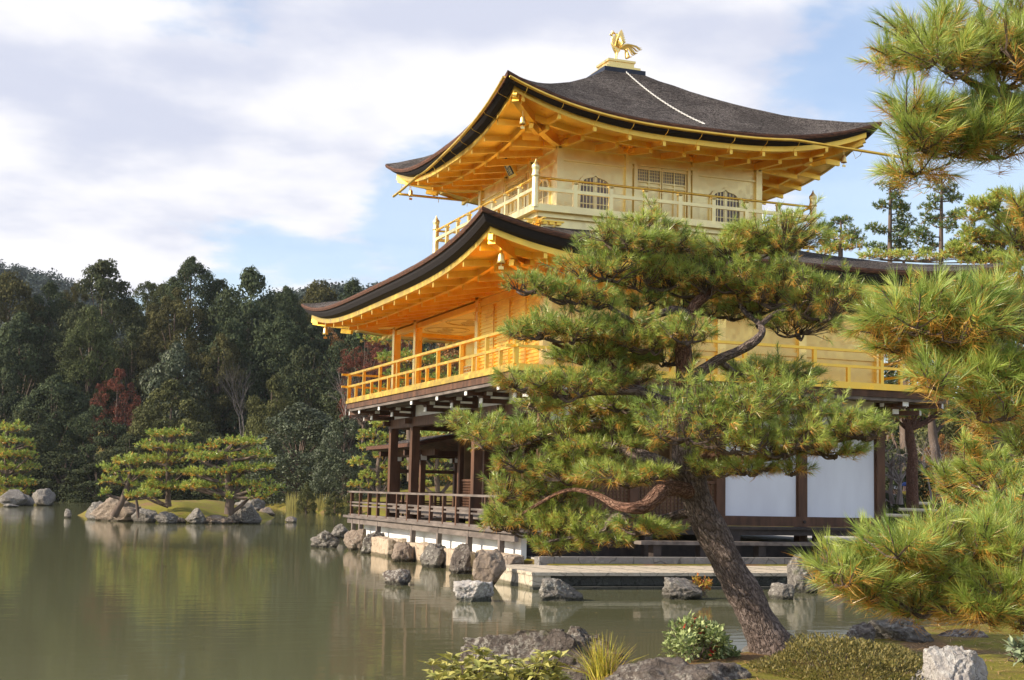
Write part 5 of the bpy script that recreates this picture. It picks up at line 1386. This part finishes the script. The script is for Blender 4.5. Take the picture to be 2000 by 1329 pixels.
def proto(kind, name, seed):
    """a tree about 10 m tall and 8 m wide at the origin: trunk (with limbs) and crown; hidden until copied"""
    r = np.random.default_rng(seed)
    shape, col, col2, leaf, nl, per, lobe, z0, mat = kind
    P, N, I = crown_points(SH[shape], 10-z0, 8, r, nl, per, lobe); P[:, 2] += z0
    V, f, C = leaves(P, N, leaf, r, col, .35, .6, I, col2)
    t = thing(name, (0, 0, 0), 'x', 'tree')
    mb = MB(); mb.tube(spline([(0, 0, -14), (.1, .05, 1), (-.05, 0, 5), (0, .1, 8.2)], 4), list(np.linspace(.30, .06, 13)), 8)
    idx = r.integers(0, len(P), 26)
    for i in idx:
        e = P[i]; s_ = np.array((0, 0, max(z0*.7, e[2]*.45))); mb.tube([s_, (s_+e)/2+(0, 0, .25), e], [.09, .06, .025], 4, False)
    mb.build('trunk', M['bark_far'], t)
    mesh_obj('crown', V, [f], M[mat], t, C)
    return t
KINDS = {
    'dark': ('dome', (0.053, 0.071, 0.037), (0.070, 0.086, 0.040), .105, 110, 260, .10, .8, 'leaf_far'),
    'tall': ('tall', (0.058, 0.071, 0.035), (0.077, 0.083, 0.037), .105, 110, 250, .095, .4, 'leaf_far'),
    'cone': ('cone', (0.049, 0.064, 0.035), (0.063, 0.077, 0.039), .10, 110, 250, .095, .3, 'leaf_far'),
    'golden': ('dome', (0.097, 0.090, 0.035), (0.079, 0.079, 0.034), .105, 105, 260, .095, 1.0, 'leaf_far'),
    'light': ('tall', (0.090, 0.107, 0.044), (0.070, 0.086, 0.039), .11, 90, 240, .105, .4, 'leaf_far'),
    'gloss': ('bush', (0.081, 0.098, 0.054), (0.058, 0.073, 0.040), .11, 100, 260, .115, .2, 'leaf_gloss'),
    'olive': ('bush', (0.100, 0.103, 0.039), (0.074, 0.081, 0.034), .11, 100, 260, .105, .1, 'leaf_far'),
    'shrub': ('bush', (0.053, 0.066, 0.034), (0.072, 0.079, 0.034), .12, 90, 240, .125, 0, 'leaf_far'),
    'red': ('dome', (0.157, 0.054, 0.037), (0.116, 0.051, 0.035), .08, 95, 190, .075, 1.6, 'leaf_far'),
    'orange': ('dome', (0.255, 0.112, 0.030), (0.162, 0.103, 0.030), .10, 90, 190, .095, 1.2, 'leaf'),
}
PROTO = {k: [] for k in KINDS}
CATN = {'red': 'maple', 'shrub': 'shrub', 'olive': 'shrub', 'gloss': 'shrub'}
NAMEN = {'red': 'maple_tree', 'orange': 'maple_tree', 'shrub': 'shrub', 'olive': 'shrub', 'gloss': 'shrub', 'cone': 'conifer_tree'}
r3 = np.random.default_rng(77)
_used = {}
def gh(x, y): return float(ground_h(np.array([x]), np.array([y]))[0])
def tree(kind, x, ytop, wpx, d, label, group=None, zb=None, sink=.2):
    """tree whose top stands at photograph pixel x, ytop at depth d, wpx pixels wide"""
    k = _used.get(kind, 0); _used[kind] = k+1
    T = at(x, ytop, d); g0 = gh(T[0], T[1]) if zb is None else zb
    H = T[2]-g0; W = wpx*d/F
    if len(PROTO[kind]) < 2:
        o = proto(KINDS[kind], NAMEN.get(kind, 'broadleaf_tree'), 500+len(PROTO[kind])*7+hash_s(kind)); PROTO[kind].append(o)
    else:
        src = PROTO[kind][k % 2]; o = copy_thing(src, (0, 0, 0))
    o.location = (T[0], T[1], g0-sink); ORG[o.name] = np.array((T[0], T[1], g0-sink))
    o.rotation_euler = (0, 0, r3.random()*6.28); s = W/8; sz = max(min((H+sink)/10, s*1.45), s*.6); o.location = (T[0], T[1], T[2]-10*sz)
    o.scale = (s, s, sz)
    tag(o, label, CATN.get(kind, 'tree'), group)
    return o
def hash_s(s): return sum(ord(c)*(i+3) for i, c in enumerate(s)) % 97
G_b = 'tall trees at the back of the far shore'; G_m = 'trees in the middle of the far shore'; G_s = 'shrubs along the far shore'
for k_, x, yt, w, d, lb in (
    ('golden', 22, 536, 150, 150, 'rounded olive-brown tree on the skyline at the left picture edge'),
    ('dark', 100, 560, 120, 152, 'dark tree on the skyline second from the left picture edge'),
    ('golden', 150, 556, 60, 156, 'small yellowish double-topped tree on the skyline between two dark ones'),
    ('tall', 205, 512, 170, 150, 'tall tree with a twiggy spire on the left skyline'),
    ('light', 290, 548, 80, 158, 'thin twiggy pale tree in the skyline dip'),
    ('dark', 375, 508, 116, 152, 'dense dark round-topped tree highest in the middle of the left skyline'),
    ('tall', 322, 556, 80, 156, 'narrow tree left of the dense dark round top'),
    ('dark', 490, 540, 210, 148, 'huge dark broad tree on the skyline right of the round top'),
    ('tall', 430, 548, 100, 154, 'tall grey-green tree behind the huge dark broad one'),
    ('dark', 560, 566, 110, 154, 'dark tree on the skyline where it dips right of the huge one'),
    ('golden', 625, 552, 130, 160, 'yellow-brown tree on the skyline left of the roof tip'),
    ('dark', 690, 556, 130, 160, 'dark tree behind the left tip of the lower roof'),
    ('tall', 760, 560, 130, 158, 'tree hidden above the open gallery, left of the columns'),
    ('dark', 850, 580, 150, 156, 'dark tree showing through the open gallery right of the columns'),
    ('dark', 930, 600, 150, 156, 'dark tree behind the recessed gallery wall'),
    ('cone', -40, 560, 160, 146, 'dark tree partly cut off by the left picture edge')):
    tree(k_, x, yt, w, d, lb, G_b)
for k_, x, yt, w, d, lb in (
    ('dark', 45, 620, 190, 140, 'big dark tree below the skyline near the left picture edge'),
    ('light', 180, 608, 120, 138, 'pale green leafy tree in front of the spired one'),
    ('tall', 118, 650, 130, 141, 'dark upright tree left of the pale green leafy one'),
    ('golden', 345, 568, 130, 142, 'golden brown tree glowing before the dark round top'),
    ('tall', 262, 640, 130, 143, 'dim brownish tree right of the pale green leafy one'),
    ('gloss', 350, 672, 170, 136, 'bluish glossy tree above the olive mound'),
    ('dark', 455, 640, 180, 140, 'dark tree behind the bare grey tree'),
    ('golden', 430, 655, 110, 137, 'brownish lower bough tree left of the bare grey tree'),
    ('dark', 550, 620, 160, 141, 'dark tree below the skyline right of the bare grey tree'),
    ('cone', 620, 610, 150, 143, 'dark tree left under the roof tip and its bell'),
    ('dark', 690, 650, 150, 140, 'very dark tree at the left end of the middle balcony'),
    ('orange', 640, 640, 110, 146, 'dull orange tree under the left roof tip'),
    ('cone', 10, 700, 170, 134, 'black-green tree behind the far left island'),
    ('dark', 110, 740, 170, 132, 'dark mass of tree between far left island and red maple'),
    ('red', 232, 724, 106, 128, 'round dull red maple half way up the left forest'),
    ('red', 715, 655, 110, 104, 'twiggy crimson maple left of the gallery columns'),
    ('red', 775, 640, 120, 110, 'crimson maple behind the gallery columns'),
    ('orange', 860, 660, 140, 118, 'orange tree seen through the gallery')):
    tree(k_, x, yt, w, d, lb, G_m)
for k_, x, yt, w, d, lb in (
    ('olive', 335, 752, 190, 124, 'broad olive mound of bush right below the red maple'),
    ('dark', 190, 800, 150, 126, 'dark low tree below the red maple'),
    ('shrub', 60, 800, 150, 124, 'dark bush behind the far left pine'),
    ('shrub', 130, 870, 150, 122, 'dark shore bush between the two left islands'),
    ('shrub', 260, 850, 150, 122, 'dark bush behind the leaning left island pine'),
    ('shrub', 400, 830, 180, 121, 'dark bush behind the right island pine'),
    ('olive', 535, 742, 130, 122, 'olive bush right of the bare grey tree'),
    ('gloss', 590, 790, 200, 110, 'big glossy camellia-like bush at the water left of the veranda'),
    ('gloss', 675, 815, 130, 100, 'glossy pale-leaved bush behind the veranda railing end'),
    ('shrub', 490, 880, 130, 116, 'dark shore bush right of the island pines'),
    ('shrub', 690, 740, 170, 116, 'dark bush under the left end of the middle balcony'),
    ('shrub', 600, 680, 150, 130, 'dark thicket tree over the glossy bush'),
    ('shrub', 30, 900, 170, 121, 'low dark bush at the waterline left'),
    ('shrub', 190, 905, 130, 120, 'low dark bush at the waterline behind the left island tip'),
    ('shrub', 320, 905, 150, 119, 'low dark bush at the waterline behind the middle island pine'),
    ('olive', 600, 945, 40, 92, 'small yellow-green bush on the bank left of the veranda'),
    ('olive', 655, 962, 50, 88, 'low leafy bush at the reeds left of the veranda corner'),
    ('olive', 690, 955, 40, 84, 'pale leafy bush behind the corner post of the veranda railing'),
    ('shrub', 880, 850, 160, 112, 'dark bush seen through the ground storey'),
    ('shrub', 780, 800, 200, 118, 'dark thicket behind the fishing hut')):
    tree(k_, x, yt, w, d, lb, G_s)
# trees behind the right side
for k_, x, yt, w, d, lb in (
    ('dark', 1990, 560, 300, 66, 'dark tree mass behind the near pine at the right edge'), ('olive', 1900, 780, 260, 58, 'olive bush behind the two bare pine trunks'),
    ('dark', 1760, 700, 240, 72, 'dark tree behind the right end of the middle balcony'), ('shrub', 1755, 880, 170, 52, 'dark shrubbery left of the reddish pine trunk'),
    ('orange', 1840, 850, 90, 54, 'small red-orange maple between the two bare pine trunks'), ('shrub', 1745, 950, 90, 43, 'dark clipped hedge hiding two visitors behind the white boards'),
    ('olive', 1990, 800, 240, 50, 'green thicket under the right edge branches'), ('shrub', 1870, 960, 130, 47, 'dark bush right of the reddish trunk above the bamboo rail')):
    tree(k_, x, yt, w, d, lb, 'trees and bushes right of the pavilion', zb=.4)
# bare trees
def bare(label, x, ybase, ytop, d, seed, name='bare_tree', rad=.12, lev=5, mats='pale_twig', group=None, sp=.38):
    r = np.random.default_rng(seed); p = at(x, ybase, d); H = (ybase-ytop)*d/F
    t = thing(name, p, label, 'tree', group); mb = MB(); 
    for k in range(3): branchy(mb, p+r.normal(0, .12, 3)*np.array((1, 1, 0)), H*.36, r, lev, rad*r.uniform(.6, 1), sp, .6)
    mb.build('trunk', M[mats], t); return t
M['dark_twig'] = pm('dull_bare_twigs', (.08, .07, .065), (.15, .13, .125), 4, .9, 0, .2)
M['pale_twig'] = pm('grey_bare_twigs', (.16, .13, .12), (.30, .26, .24), 4, .9, 0, .2)
bare('slender bare grey tree standing before the forest left of the pavilion', 475, 870, 715, 117, 41, rad=.06, sp=.28, mats='dark_twig')
bare('bare greyish tree behind the left end of the middle balcony', 680, 850, 730, 100, 43, rad=.07)
bare('crooked bare whitish tree between white boards and reddish trunk', 1752, 985, 862, 41, 42, rad=.09, lev=4, sp=.55)
bare('tangle of bare brown twigs right of the reddish trunk', 1830, 985, 850, 45, 44, rad=.05, lev=5, sp=.5)
# reeds on the far bank
r4 = np.random.default_rng(5)
V = []; C = []
for i in range(520):
    x = r4.uniform(560, 700); P = atz(x, 1002-abs(r4.normal(0, 3.5)), 0.0); h = r4.uniform(.5, 1.5)
    s_ = RT*r4.uniform(.03, .06); lean = RT*r4.normal(0, .12)*h+FH*r4.normal(0, .1)*h
    V += [P-s_, P+s_, P+lean+UP*h]; c = np.array((.34, .30, .09))*r4.uniform(.6, 1.3); C += [c*.8, c*.8, c]
o = mesh_obj('shore_reeds', np.array(V), [np.arange(len(V)).reshape(-1, 3)], M['leaf'], None, np.array(C)); tag(o, 'yellow reeds along the far bank left of the veranda', 'reeds', kind='stuff')
# hills
def hill(name, pts, d, thick, label, seed):
    """ridge whose skyline runs through the photograph pixels pts at depth d"""
    xs = np.linspace(pts[0][0], pts[-1][0], 60); yy = np.interp(xs, [p[0] for p in pts], [p[1] for p in pts])
    top = np.array([at(a, b, d) for a, b in zip(xs, yy)]); rows = []
    for q in np.linspace(-1, 1, 13):
        p = top.copy(); p[:, 2] = np.maximum(top[:, 2], 1)*max(0, 1-abs(q)**1.5); p += FH*q*thick; p[:, 2] += fbm(p*.03, 3, seed)*2*(1-abs(q)); rows.append(p)
    V = np.concatenate(rows); f = grid_faces(13, 60)
    o = mesh_obj(name, V, [f], M['hill'], None, smooth=True); tag(o, label, 'hill', kind='structure')
    # the wood on it
    r = np.random.default_rng(seed); PP = []; NN = []; II = []; k = 0
    for i in range(700):
        j = r.integers(0, 60); q = r.uniform(-.35, .12); base_ = top[j]*1.0; base_[2] = max(top[j][2], 1)*(1-abs(q)**1.5); base_ = base_+FH*q*thick+RT*r.normal(0, 3)
        hgt = r.uniform(3, 6.5); n = 150; u = unit(r.normal(size=(n, 3))+UP*.4)
        PP.append(base_+UP*(hgt*.35)+u*np.array((2.6, 2.6, hgt*.6))*r.uniform(.6, 1.05, (n, 1))); NN.append(u); II.append(np.full(n, k)); k += 1
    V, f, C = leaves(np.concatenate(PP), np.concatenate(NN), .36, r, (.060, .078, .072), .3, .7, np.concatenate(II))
    w_ = mesh_obj('hillside_forest', V, [f], M['leaf_far'], None, C); tag(w_, 'distant bluish wood covering the '+label, 'forest', kind='stuff')
M['hill'] = pm('wooded_hill', (.03, .04, .03), (.05, .06, .04), .1, .95, 0, 0)
hill('hill', [(-260, 490), (-120, 520), (0, 545), (60, 556), (130, 580), (220, 612), (300, 650)], 420, 120, 'far hill at the left edge of the skyline', 5)
hill('hill', [(480, 650), (560, 622), (640, 605), (700, 600), (760, 606), (860, 620), (960, 660)], 300, 90, 'far hill left behind the roof tip', 6)

# ------------------------------------------------------------------ bamboo fence and visitors
BF = thing('bamboo_fence', at(1800, 1010, 38.5), 'low fence of pale bamboo rails behind the pavilion beside the reddish pine trunk', 'fence')
M['bamboo'] = pm('dry_bamboo', (.52, .42, .29), (.66, .56, .42), 5, .5, 0, .1)
for (xa, ya, xb, yb, d) in ((1720, 1006, 1775, 1008, 37.5), (1755, 995, 1830, 998, 39), (1790, 983, 1815, 984, 42), (1840, 998, 1905, 1000, 39.5), (1850, 1010, 1890, 1012, 37.8)):
    mb = MB(); mb.tube([at(xa, ya, d), at(xb, yb, d+.3)], .045, 8); mb.build('rail', M['bamboo'], BF, True)
for x, d in ((1728, 37.6), (1765, 39.1), (1812, 39), (1870, 38.5)):
    p = at(x, 1000, d); mb = MB(); mb.tube([(p[0], p[1], .3), (p[0], p[1], p[2]+.05)], .05, 8); mb.build('post', M['bark_far'], BF)
def person(x, yhead, d, label, coat, hat, hatcol):
    h = at(x, yhead, d); g0 = h[2]-1.62
    t = thing('person', (h[0], h[1], g0), label, 'person', 'visitors behind the hedge')
    b = lambda r_, f_, z: (h+RT*r_+FH*f_+UP*(z-1.62))
    pts = [b(0, 0, .95), b(0, 0, 1.18), b(0, 0, 1.40), b(0, -.01, 1.50), b(0, -.02, 1.62), b(0, -.02, 1.72), b(.19, 0, 1.40), b(.24, -.02, 1.12), b(.20, -.16, .95), b(-.19, 0, 1.40), b(-.24, -.02, 1.12), b(-.20, -.16, .95),
           b(.10, 0, .90), b(.11, -.01, .48), b(.11, 0, .08), b(.12, -.14, .04), b(-.10, 0, .90), b(-.11, .02, .48), b(-.11, .03, .08), b(-.12, -.1, .04)]
    skin_body('body', pts, [(0, 1), (1, 2), (2, 3), (3, 4), (4, 5), (2, 6), (6, 7), (7, 8), (2, 9), (9, 10), (10, 11), (0, 12), (12, 13), (13, 14), (14, 15), (0, 16), (16, 17), (17, 18), (18, 19)],
              [.15, .15, .13, .055, .09, .06, .06, .05, .04, .06, .05, .04, .085, .06, .05, .04, .085, .06, .05, .04], M['skin'], t, 2)
    mb = MB()
    prof = [(.19, .82), (.185, .95), (.175, 1.15), (.20, 1.36), (.12, 1.47), (.065, 1.50)]
    mb.lathe((h[0], h[1], g0), prof, 14)
    for s_ in (1, -1): mb.tube([b(.17*s_, 0, 1.40), b(.25*s_, -.02, 1.12), b(.21*s_, -.15, .98)], [.08, .07, .055], 8)
    mb.build('jacket', coat, t, True)
    mb = MB()
    for s_ in (1, -1): mb.tube([b(.09*s_, 0, .92), b(.11*s_, 0, .5), b(.11*s_, .01, .07)], [.11, .085, .07], 8)
    mb.build('trousers', M['cloth_dark'], t, True)
    mb = MB(); c = b(0, -.02, 1.66); mb.lathe(c, [(.105, .0), (.115, .03), (.105, .08), (.07, .115), (.01, .13)] if not hat else [(.17, .0), (.172, .012), (.11, .02), (.105, .09), (.08, .11), (.01, .115)], 14)
    if not hat: q = c-FH*.14; mb.bar(c+UP*.012, q+UP*.0, .13, .012)
    mb.build('hat', hatcol, t, True)
M['skin'] = pm('skin_tone', (.42, .26, .19), (.50, .32, .24), 8, .6, 0, 0)
M['cloth_dark'] = pm('dark_cloth', (.03, .03, .035), (.05, .05, .06), 8, .9)
M['cloth_yellow'] = pm('yellow_jacket', (.35, .24, .03), (.45, .32, .05), 8, .9)
M['cloth_grey'] = pm('grey_jacket', (.30, .29, .28), (.40, .38, .36), 8, .9)
M['cap_blue'] = pm('blue_cap_cloth', (.03, .06, .22), (.05, .09, .28), 8, .8)
M['hat_pale'] = pm('pale_hat_cloth', (.40, .38, .36), (.5, .48, .45), 8, .9)
person(1768, 952, 46, 'visitor in a blue cap and yellow jacket behind the hedge', M['cloth_yellow'], False, M['cap_blue'])
person(1747, 958, 46.4, 'visitor in a pale brimmed hat behind the hedge beside the white boards', M['cloth_grey'], True, M['hat_pale'])

# ------------------------------------------------------------------ foreground plants
def leaf_blades(P, A, length, width, r, col, col2, fold=.25, curl=.25):
    """lance-shaped leaves along A with a midrib fold: 4 triangles each"""
    n = len(P); s_ = unit(np.cross(A, UP+r.normal(0, .35, (n, 3)))); nn_ = np.cross(s_, A)
    L_ = length*r.uniform(.7, 1.15, (n, 1)); w = width*r.uniform(.8, 1.15, (n, 1))
    m_ = P+A*L_*.45+nn_*L_*.05; tip = P+A*L_-UP*L_*curl*r.uniform(.2, 1.2, (n, 1)); l = m_-s_*w+nn_*w*fold; rr_ = m_+s_*w+nn_*w*fold
    V = np.stack([P, rr_, m_, l, tip], 1).reshape(-1, 3); b = (np.arange(n)*5)[:, None]
    f = np.concatenate([b+np.array((0, 1, 2)), b+np.array((0, 2, 3)), b+np.array((1, 4, 2)), b+np.array((2, 4, 3))])
    k = r.random((n, 1)); c = (np.array(col)*(1-k)+np.array(col2)*k)*r.uniform(.75, 1.2, (n, 1))
    return V, f, np.repeat(c, 5, 0)
def whorl_bush(name, label, cat, stems, d, leaf, width, nleaf, cols, seed, matn='leaf_gloss', tiers=2, lean=.6, ground=None):
    r = np.random.default_rng(seed); P0 = at(stems[0][0], 1400, d)
    c0 = np.mean([at(s_[0], s_[1], d) for s_ in stems], 0); base_ = np.array((c0[0], c0[1], gh(c0[0], c0[1]) if ground is None else ground))
    t = thing(name, base_, label, cat); mb = MB(); PP = []; AA = []
    for (x, y) in stems:
        e = at(x, y, d+r.uniform(-.35, .35)*leaf*5); s_ = base_+r.normal(0, .07, 3)*np.array((1, 1, 0)); m_ = (s_+e)/2+r.normal(0, .03, 3)
        sp_ = spline([s_, m_, e], 4); mb.tube(sp_, list(np.linspace(.008, .003, len(sp_))), 5, False)
        dv = unit(e-m_+UP*.1)
        for q in range(tiers):
            c = e-dv*q*leaf*.55
            for i in range(nleaf):
                a = 2*np.pi*(i+.5*q)/nleaf+r.normal(0, .25); h_ = RT*math.cos(a)+FH*math.sin(a)
                PP.append(c+h_*.006); AA.append(unit(h_+UP*(lean-.35*q)+r.normal(0, .2, 3)))
    mb.build('stem', M['twig'], t)
    V, f, C = leaf_blades(np.array(PP), np.array(AA), leaf, width, r, cols[0], cols[1])
    mesh_obj('leaves', V, [f], M[matn], t, C); return t
r5 = np.random.default_rng(61)
st = []
for x in np.arange(846, 1100, 15):
    for q in range(3): st.append((x+r5.uniform(-9, 9), 1292+10*math.sin(x*.045)+q*24+r5.uniform(-9, 9)))
whorl_bush('leafy_shrub', 'yellow-green shrub of pointed leaves at the bottom edge before the craggy boulder', 'shrub', st, 7.6, .088, .018, 8, ((.22, .24, .055), (.52, .47, .15)), 62, tiers=3)
def small_bush(name, label, x, y, w, h, d, leaf, n, cols, seed, red=None, flat=.8, cat='shrub', matn='leaf_gloss', stems=14, depth=.8):
    r = np.random.default_rng(seed); c = at(x, y, d); W = w*d/F; H = h*d/F
    g0 = c-UP*H*.95; t = thing(name, g0, label, cat); mb = MB()
    k = max(8, n//90); hubs = []
    for i in range(k):
        u = unit(r.normal(size=3)+UP*.35); hubs.append(c+(RT*u[0]*W+FH*u[1]*W*depth+UP*u[2]*H)*r.uniform(.55, .9))
    for hb in hubs[:stems*3]: mb.tube(spline([g0+r.normal(0, .03, 3)*np.array((1, 1, 0)), (g0+hb)/2+r.normal(0, .04, 3), hb], 3), [.007, .006, .006, .005, .004, .004, .003], 4, False)
    mb.build('stem', M['twig'], t)
    H_ = np.array(hubs); i = r.integers(0, k, n); rr = min(W, H)*.42
    u = unit(r.normal(size=(n, 3))); P = H_[i]+u*rr*r.uniform(.3, 1.1, (n, 1)); A = unit(u+UP*.4+r.normal(0, .4, (n, 3)))
    V, f, C = leaf_blades(P, A, leaf, leaf*.30, r, cols[0], cols[1], curl=.05)
    mesh_obj('leaves', V, [f], M[matn], t, C)
    if red:
        P = []; 
        for (a, b, ww) in red:
            for q in range(15): P.append(at(a+r.normal(0, ww), b+r.normal(0, ww*.8), d+r.normal(0, .05)))
        P = np.array(P); V, f, C = leaf_blades(P, unit(r.normal(size=(len(P), 3))+UP*.2), leaf*.85, leaf*.28, r, (.30, .02, .02), (.42, .06, .03)); mesh_obj('red_leaves', V, [f], M['leaf'], t, C)
    return t
small_bush('small_bush', 'small glossy green bush with a few red leaves between the boulders and the leaning pine', 1356, 1264, 80, 46, 12.6, .058, 1500, ((.18, .24, .08), (.46, .52, .24)), 63, red=[(1345, 1222, 8), (1372, 1228, 6), (1390, 1270, 6)])
small_bush('small_bush', 'low glossy right lobe of bush at the foot of the leaning pine', 1412, 1276, 32, 26, 12.7, .055, 520, ((.17, .23, .08), (.44, .50, .24)), 64)
small_bush('seedling', 'red and yellow maple seedling beside the ribbed grey rock in the water', 1372, 1146, 26, 20, 23.5, .07, 190, ((.42, .08, .03), (.40, .34, .05)), 65, matn='leaf', stems=5)
small_bush('small_bush', 'blue-green whorled plant at the right picture edge under the near pine', 1992, 1268, 22, 26, 11.6, .085, 120, ((.16, .20, .10), (.34, .40, .26)), 66, stems=5)
# grass tuft
r = np.random.default_rng(67); gp = at(1178, 1330, 12.0); T_ = thing('grass_tuft', gp, 'tuft of yellow-green arching grass between the two dark boulders', 'grass tuft')
V = []; f = []; C = []
for i in range(420):
    b = gp+RT*r.normal(0, .055)+FH*r.normal(0, .06); a = r.normal(0, .42); L_ = r.uniform(.20, .46); dirv = unit(UP+RT*a+FH*r.normal(0, .3)); out_ = RT*a+FH*r.normal(0, .2)
    w_ = unit(np.cross(dirv, r.normal(size=3)))*.0035; n0 = len(V)
    for q in (0, .35, .7, 1.0):
        p = b+dirv*L_*q+(out_*.5-UP*.35)*L_*q*q*abs(a)*1.1; ww = w_*(1-q*.85); V += [p-ww, p+ww]
    c = np.array((.50, .42, .06)) if r.random() < .7 else np.array((.30, .34, .055)); c = c*r.uniform(.7, 1.25)
    if r.random() < .14: c = np.array((.34, .20, .10))
    C += [c]*8; f += [(n0, n0+1, n0+3, n0+2), (n0+2, n0+3, n0+5, n0+4), (n0+4, n0+5, n0+7, n0+6)]
mesh_obj('blades', np.array(V), [np.array(f)], M['leaf'], T_, np.array(C))
# clipped low shrub
r = np.random.default_rng(68); n = 17000
cs = at(1640, 1330, 11.6); CT = thing('clipped_shrub', (cs[0], cs[1], .25), 'low clipped mound of small olive leaves between pine foot and white boulder', 'shrub')
u = unit(np.abs(r.normal(size=(n, 3)))*np.array((1, 1, 1))*np.where(r.random((n, 3)) < .5, 1, -1)); u[:, 2] = np.abs(u[:, 2])
ax_, ay_ = 195*11.6/F, 1.05
hz_ = .50
lump = 1+.10*fbm(u*3.0, 3, 3)
P = np.array((cs[0], cs[1], .05))+(u[:, :1]*RT*ax_+u[:, 1:2]*FH*ay_+u[:, 2:]*UP*hz_)*(lump*r.uniform(.9, 1.02, n))[:, None]
V, f, C = leaf_blades(P, unit(u*.6+UP*.5+r.normal(0, .55, (n, 3))), .034, .0075, r, (.085, .090, .025), (.29, .23, .075), curl=.0)
mesh_obj('leaves', V, [f], M['leaf'], CT, C)
mb = MB()
for i in range(60):
    k = r.integers(0, n); mb.tube([np.array((cs[0], cs[1], .1))+(P[k]-np.array((cs[0], cs[1], .1)))*.3*np.array((1, 1, 0)), P[k]], [.006, .003], 4, False)
mb.build('stem', M['twig'], CT)
# fallen needles on the moss
r = np.random.default_rng(69); V = []; C = []
for i in range(5200):
    x = r.uniform(-12, -1.5); y = r.uniform(-25.5, -19); 
    V.append((x, y)); 
V = np.array(V); z = ground_h(V[:, 0], V[:, 1]); ok = z > .08; V = V[ok]; z = z[ok]; n = len(V)
a = r.random(n)*6.28; L_ = r.uniform(.03, .07, n); c_ = np.stack([V[:, 0], V[:, 1], z+.012], 1); dv = np.stack([np.cos(a), np.sin(a), r.normal(0, .12, n)], 1)*L_[:, None]; sd = np.stack([-np.sin(a), np.cos(a), 0*a], 1)*.0028
VV = np.stack([c_-dv-sd, c_-dv+sd, c_+dv+sd, c_+dv-sd], 1).reshape(-1, 3); cc = np.array((.46, .27, .12))*r.uniform(.6, 1.3, (n, 1))
o = mesh_obj('fallen_needles', VV, [np.arange(4*n).reshape(-1, 4)], M['leaf'], None, np.repeat(cc, 4, 0)); tag(o, 'fallen brown pine needles scattered over the mossy bank', 'needles', kind='stuff')
PH.scale = (.92, .92, .92)

r = np.random.default_rng(88); n = 260
P = np.stack([r.uniform(-13, 2, n), r.uniform(-19, 18, n)], 1); P = P[(sdf(P, POND) > .2) & (sdf(P, ISLE) < -.2)]
P = P[(P[:, 0] > -6.2) | (r.random(len(P)) < .35)]; n = len(P)
a = r.random(n)*6.28; L_ = r.uniform(.012, .035, n); c_ = np.stack([P[:, 0], P[:, 1], np.full(n, .006)], 1); dv = np.stack([np.cos(a), np.sin(a), 0*a], 1)*L_[:, None]; sd = np.stack([-np.sin(a), np.cos(a), 0*a], 1)*(L_*.5)[:, None]
VV = np.stack([c_-dv, c_-sd, c_+dv, c_+sd], 1).reshape(-1, 3); cc = np.where(r.random((n, 1)) < .5, np.array([[.40, .26, .10]]), np.array([[.45, .40, .22]]))*r.uniform(.5, 1.2, (n, 1))
o = mesh_obj('floating_leaves', VV, [np.arange(4*n).reshape(-1, 4)], M['leaf'], None, np.repeat(cc, 4, 0)); tag(o, 'small fallen leaves floating on the pond', 'leaves', kind='stuff')

# ------------------------------------------------------------------ the air between
hz = MB(); hz.box(-330, 460, -75, 640, -2, 110); hz_o = hz.build('haze', bpy.data.materials.new('thin_air'))
tag(hz_o, 'thin autumn haze over the pond', 'haze', kind='stuff')
hm = hz_o.data.materials[0]; hm.use_nodes = True; hm.node_tree.nodes.clear()
ho = hm.node_tree.nodes.new('ShaderNodeOutputMaterial'); hp = hm.node_tree.nodes.new('ShaderNodeVolumePrincipled')
hp.inputs['Color'].default_value = (.80, .87, .95, 1); hp.inputs['Density'].default_value = .00012; hp.inputs['Anisotropy'].default_value = .2
hm.node_tree.links.new(hp.outputs[0], ho.inputs['Volume'])
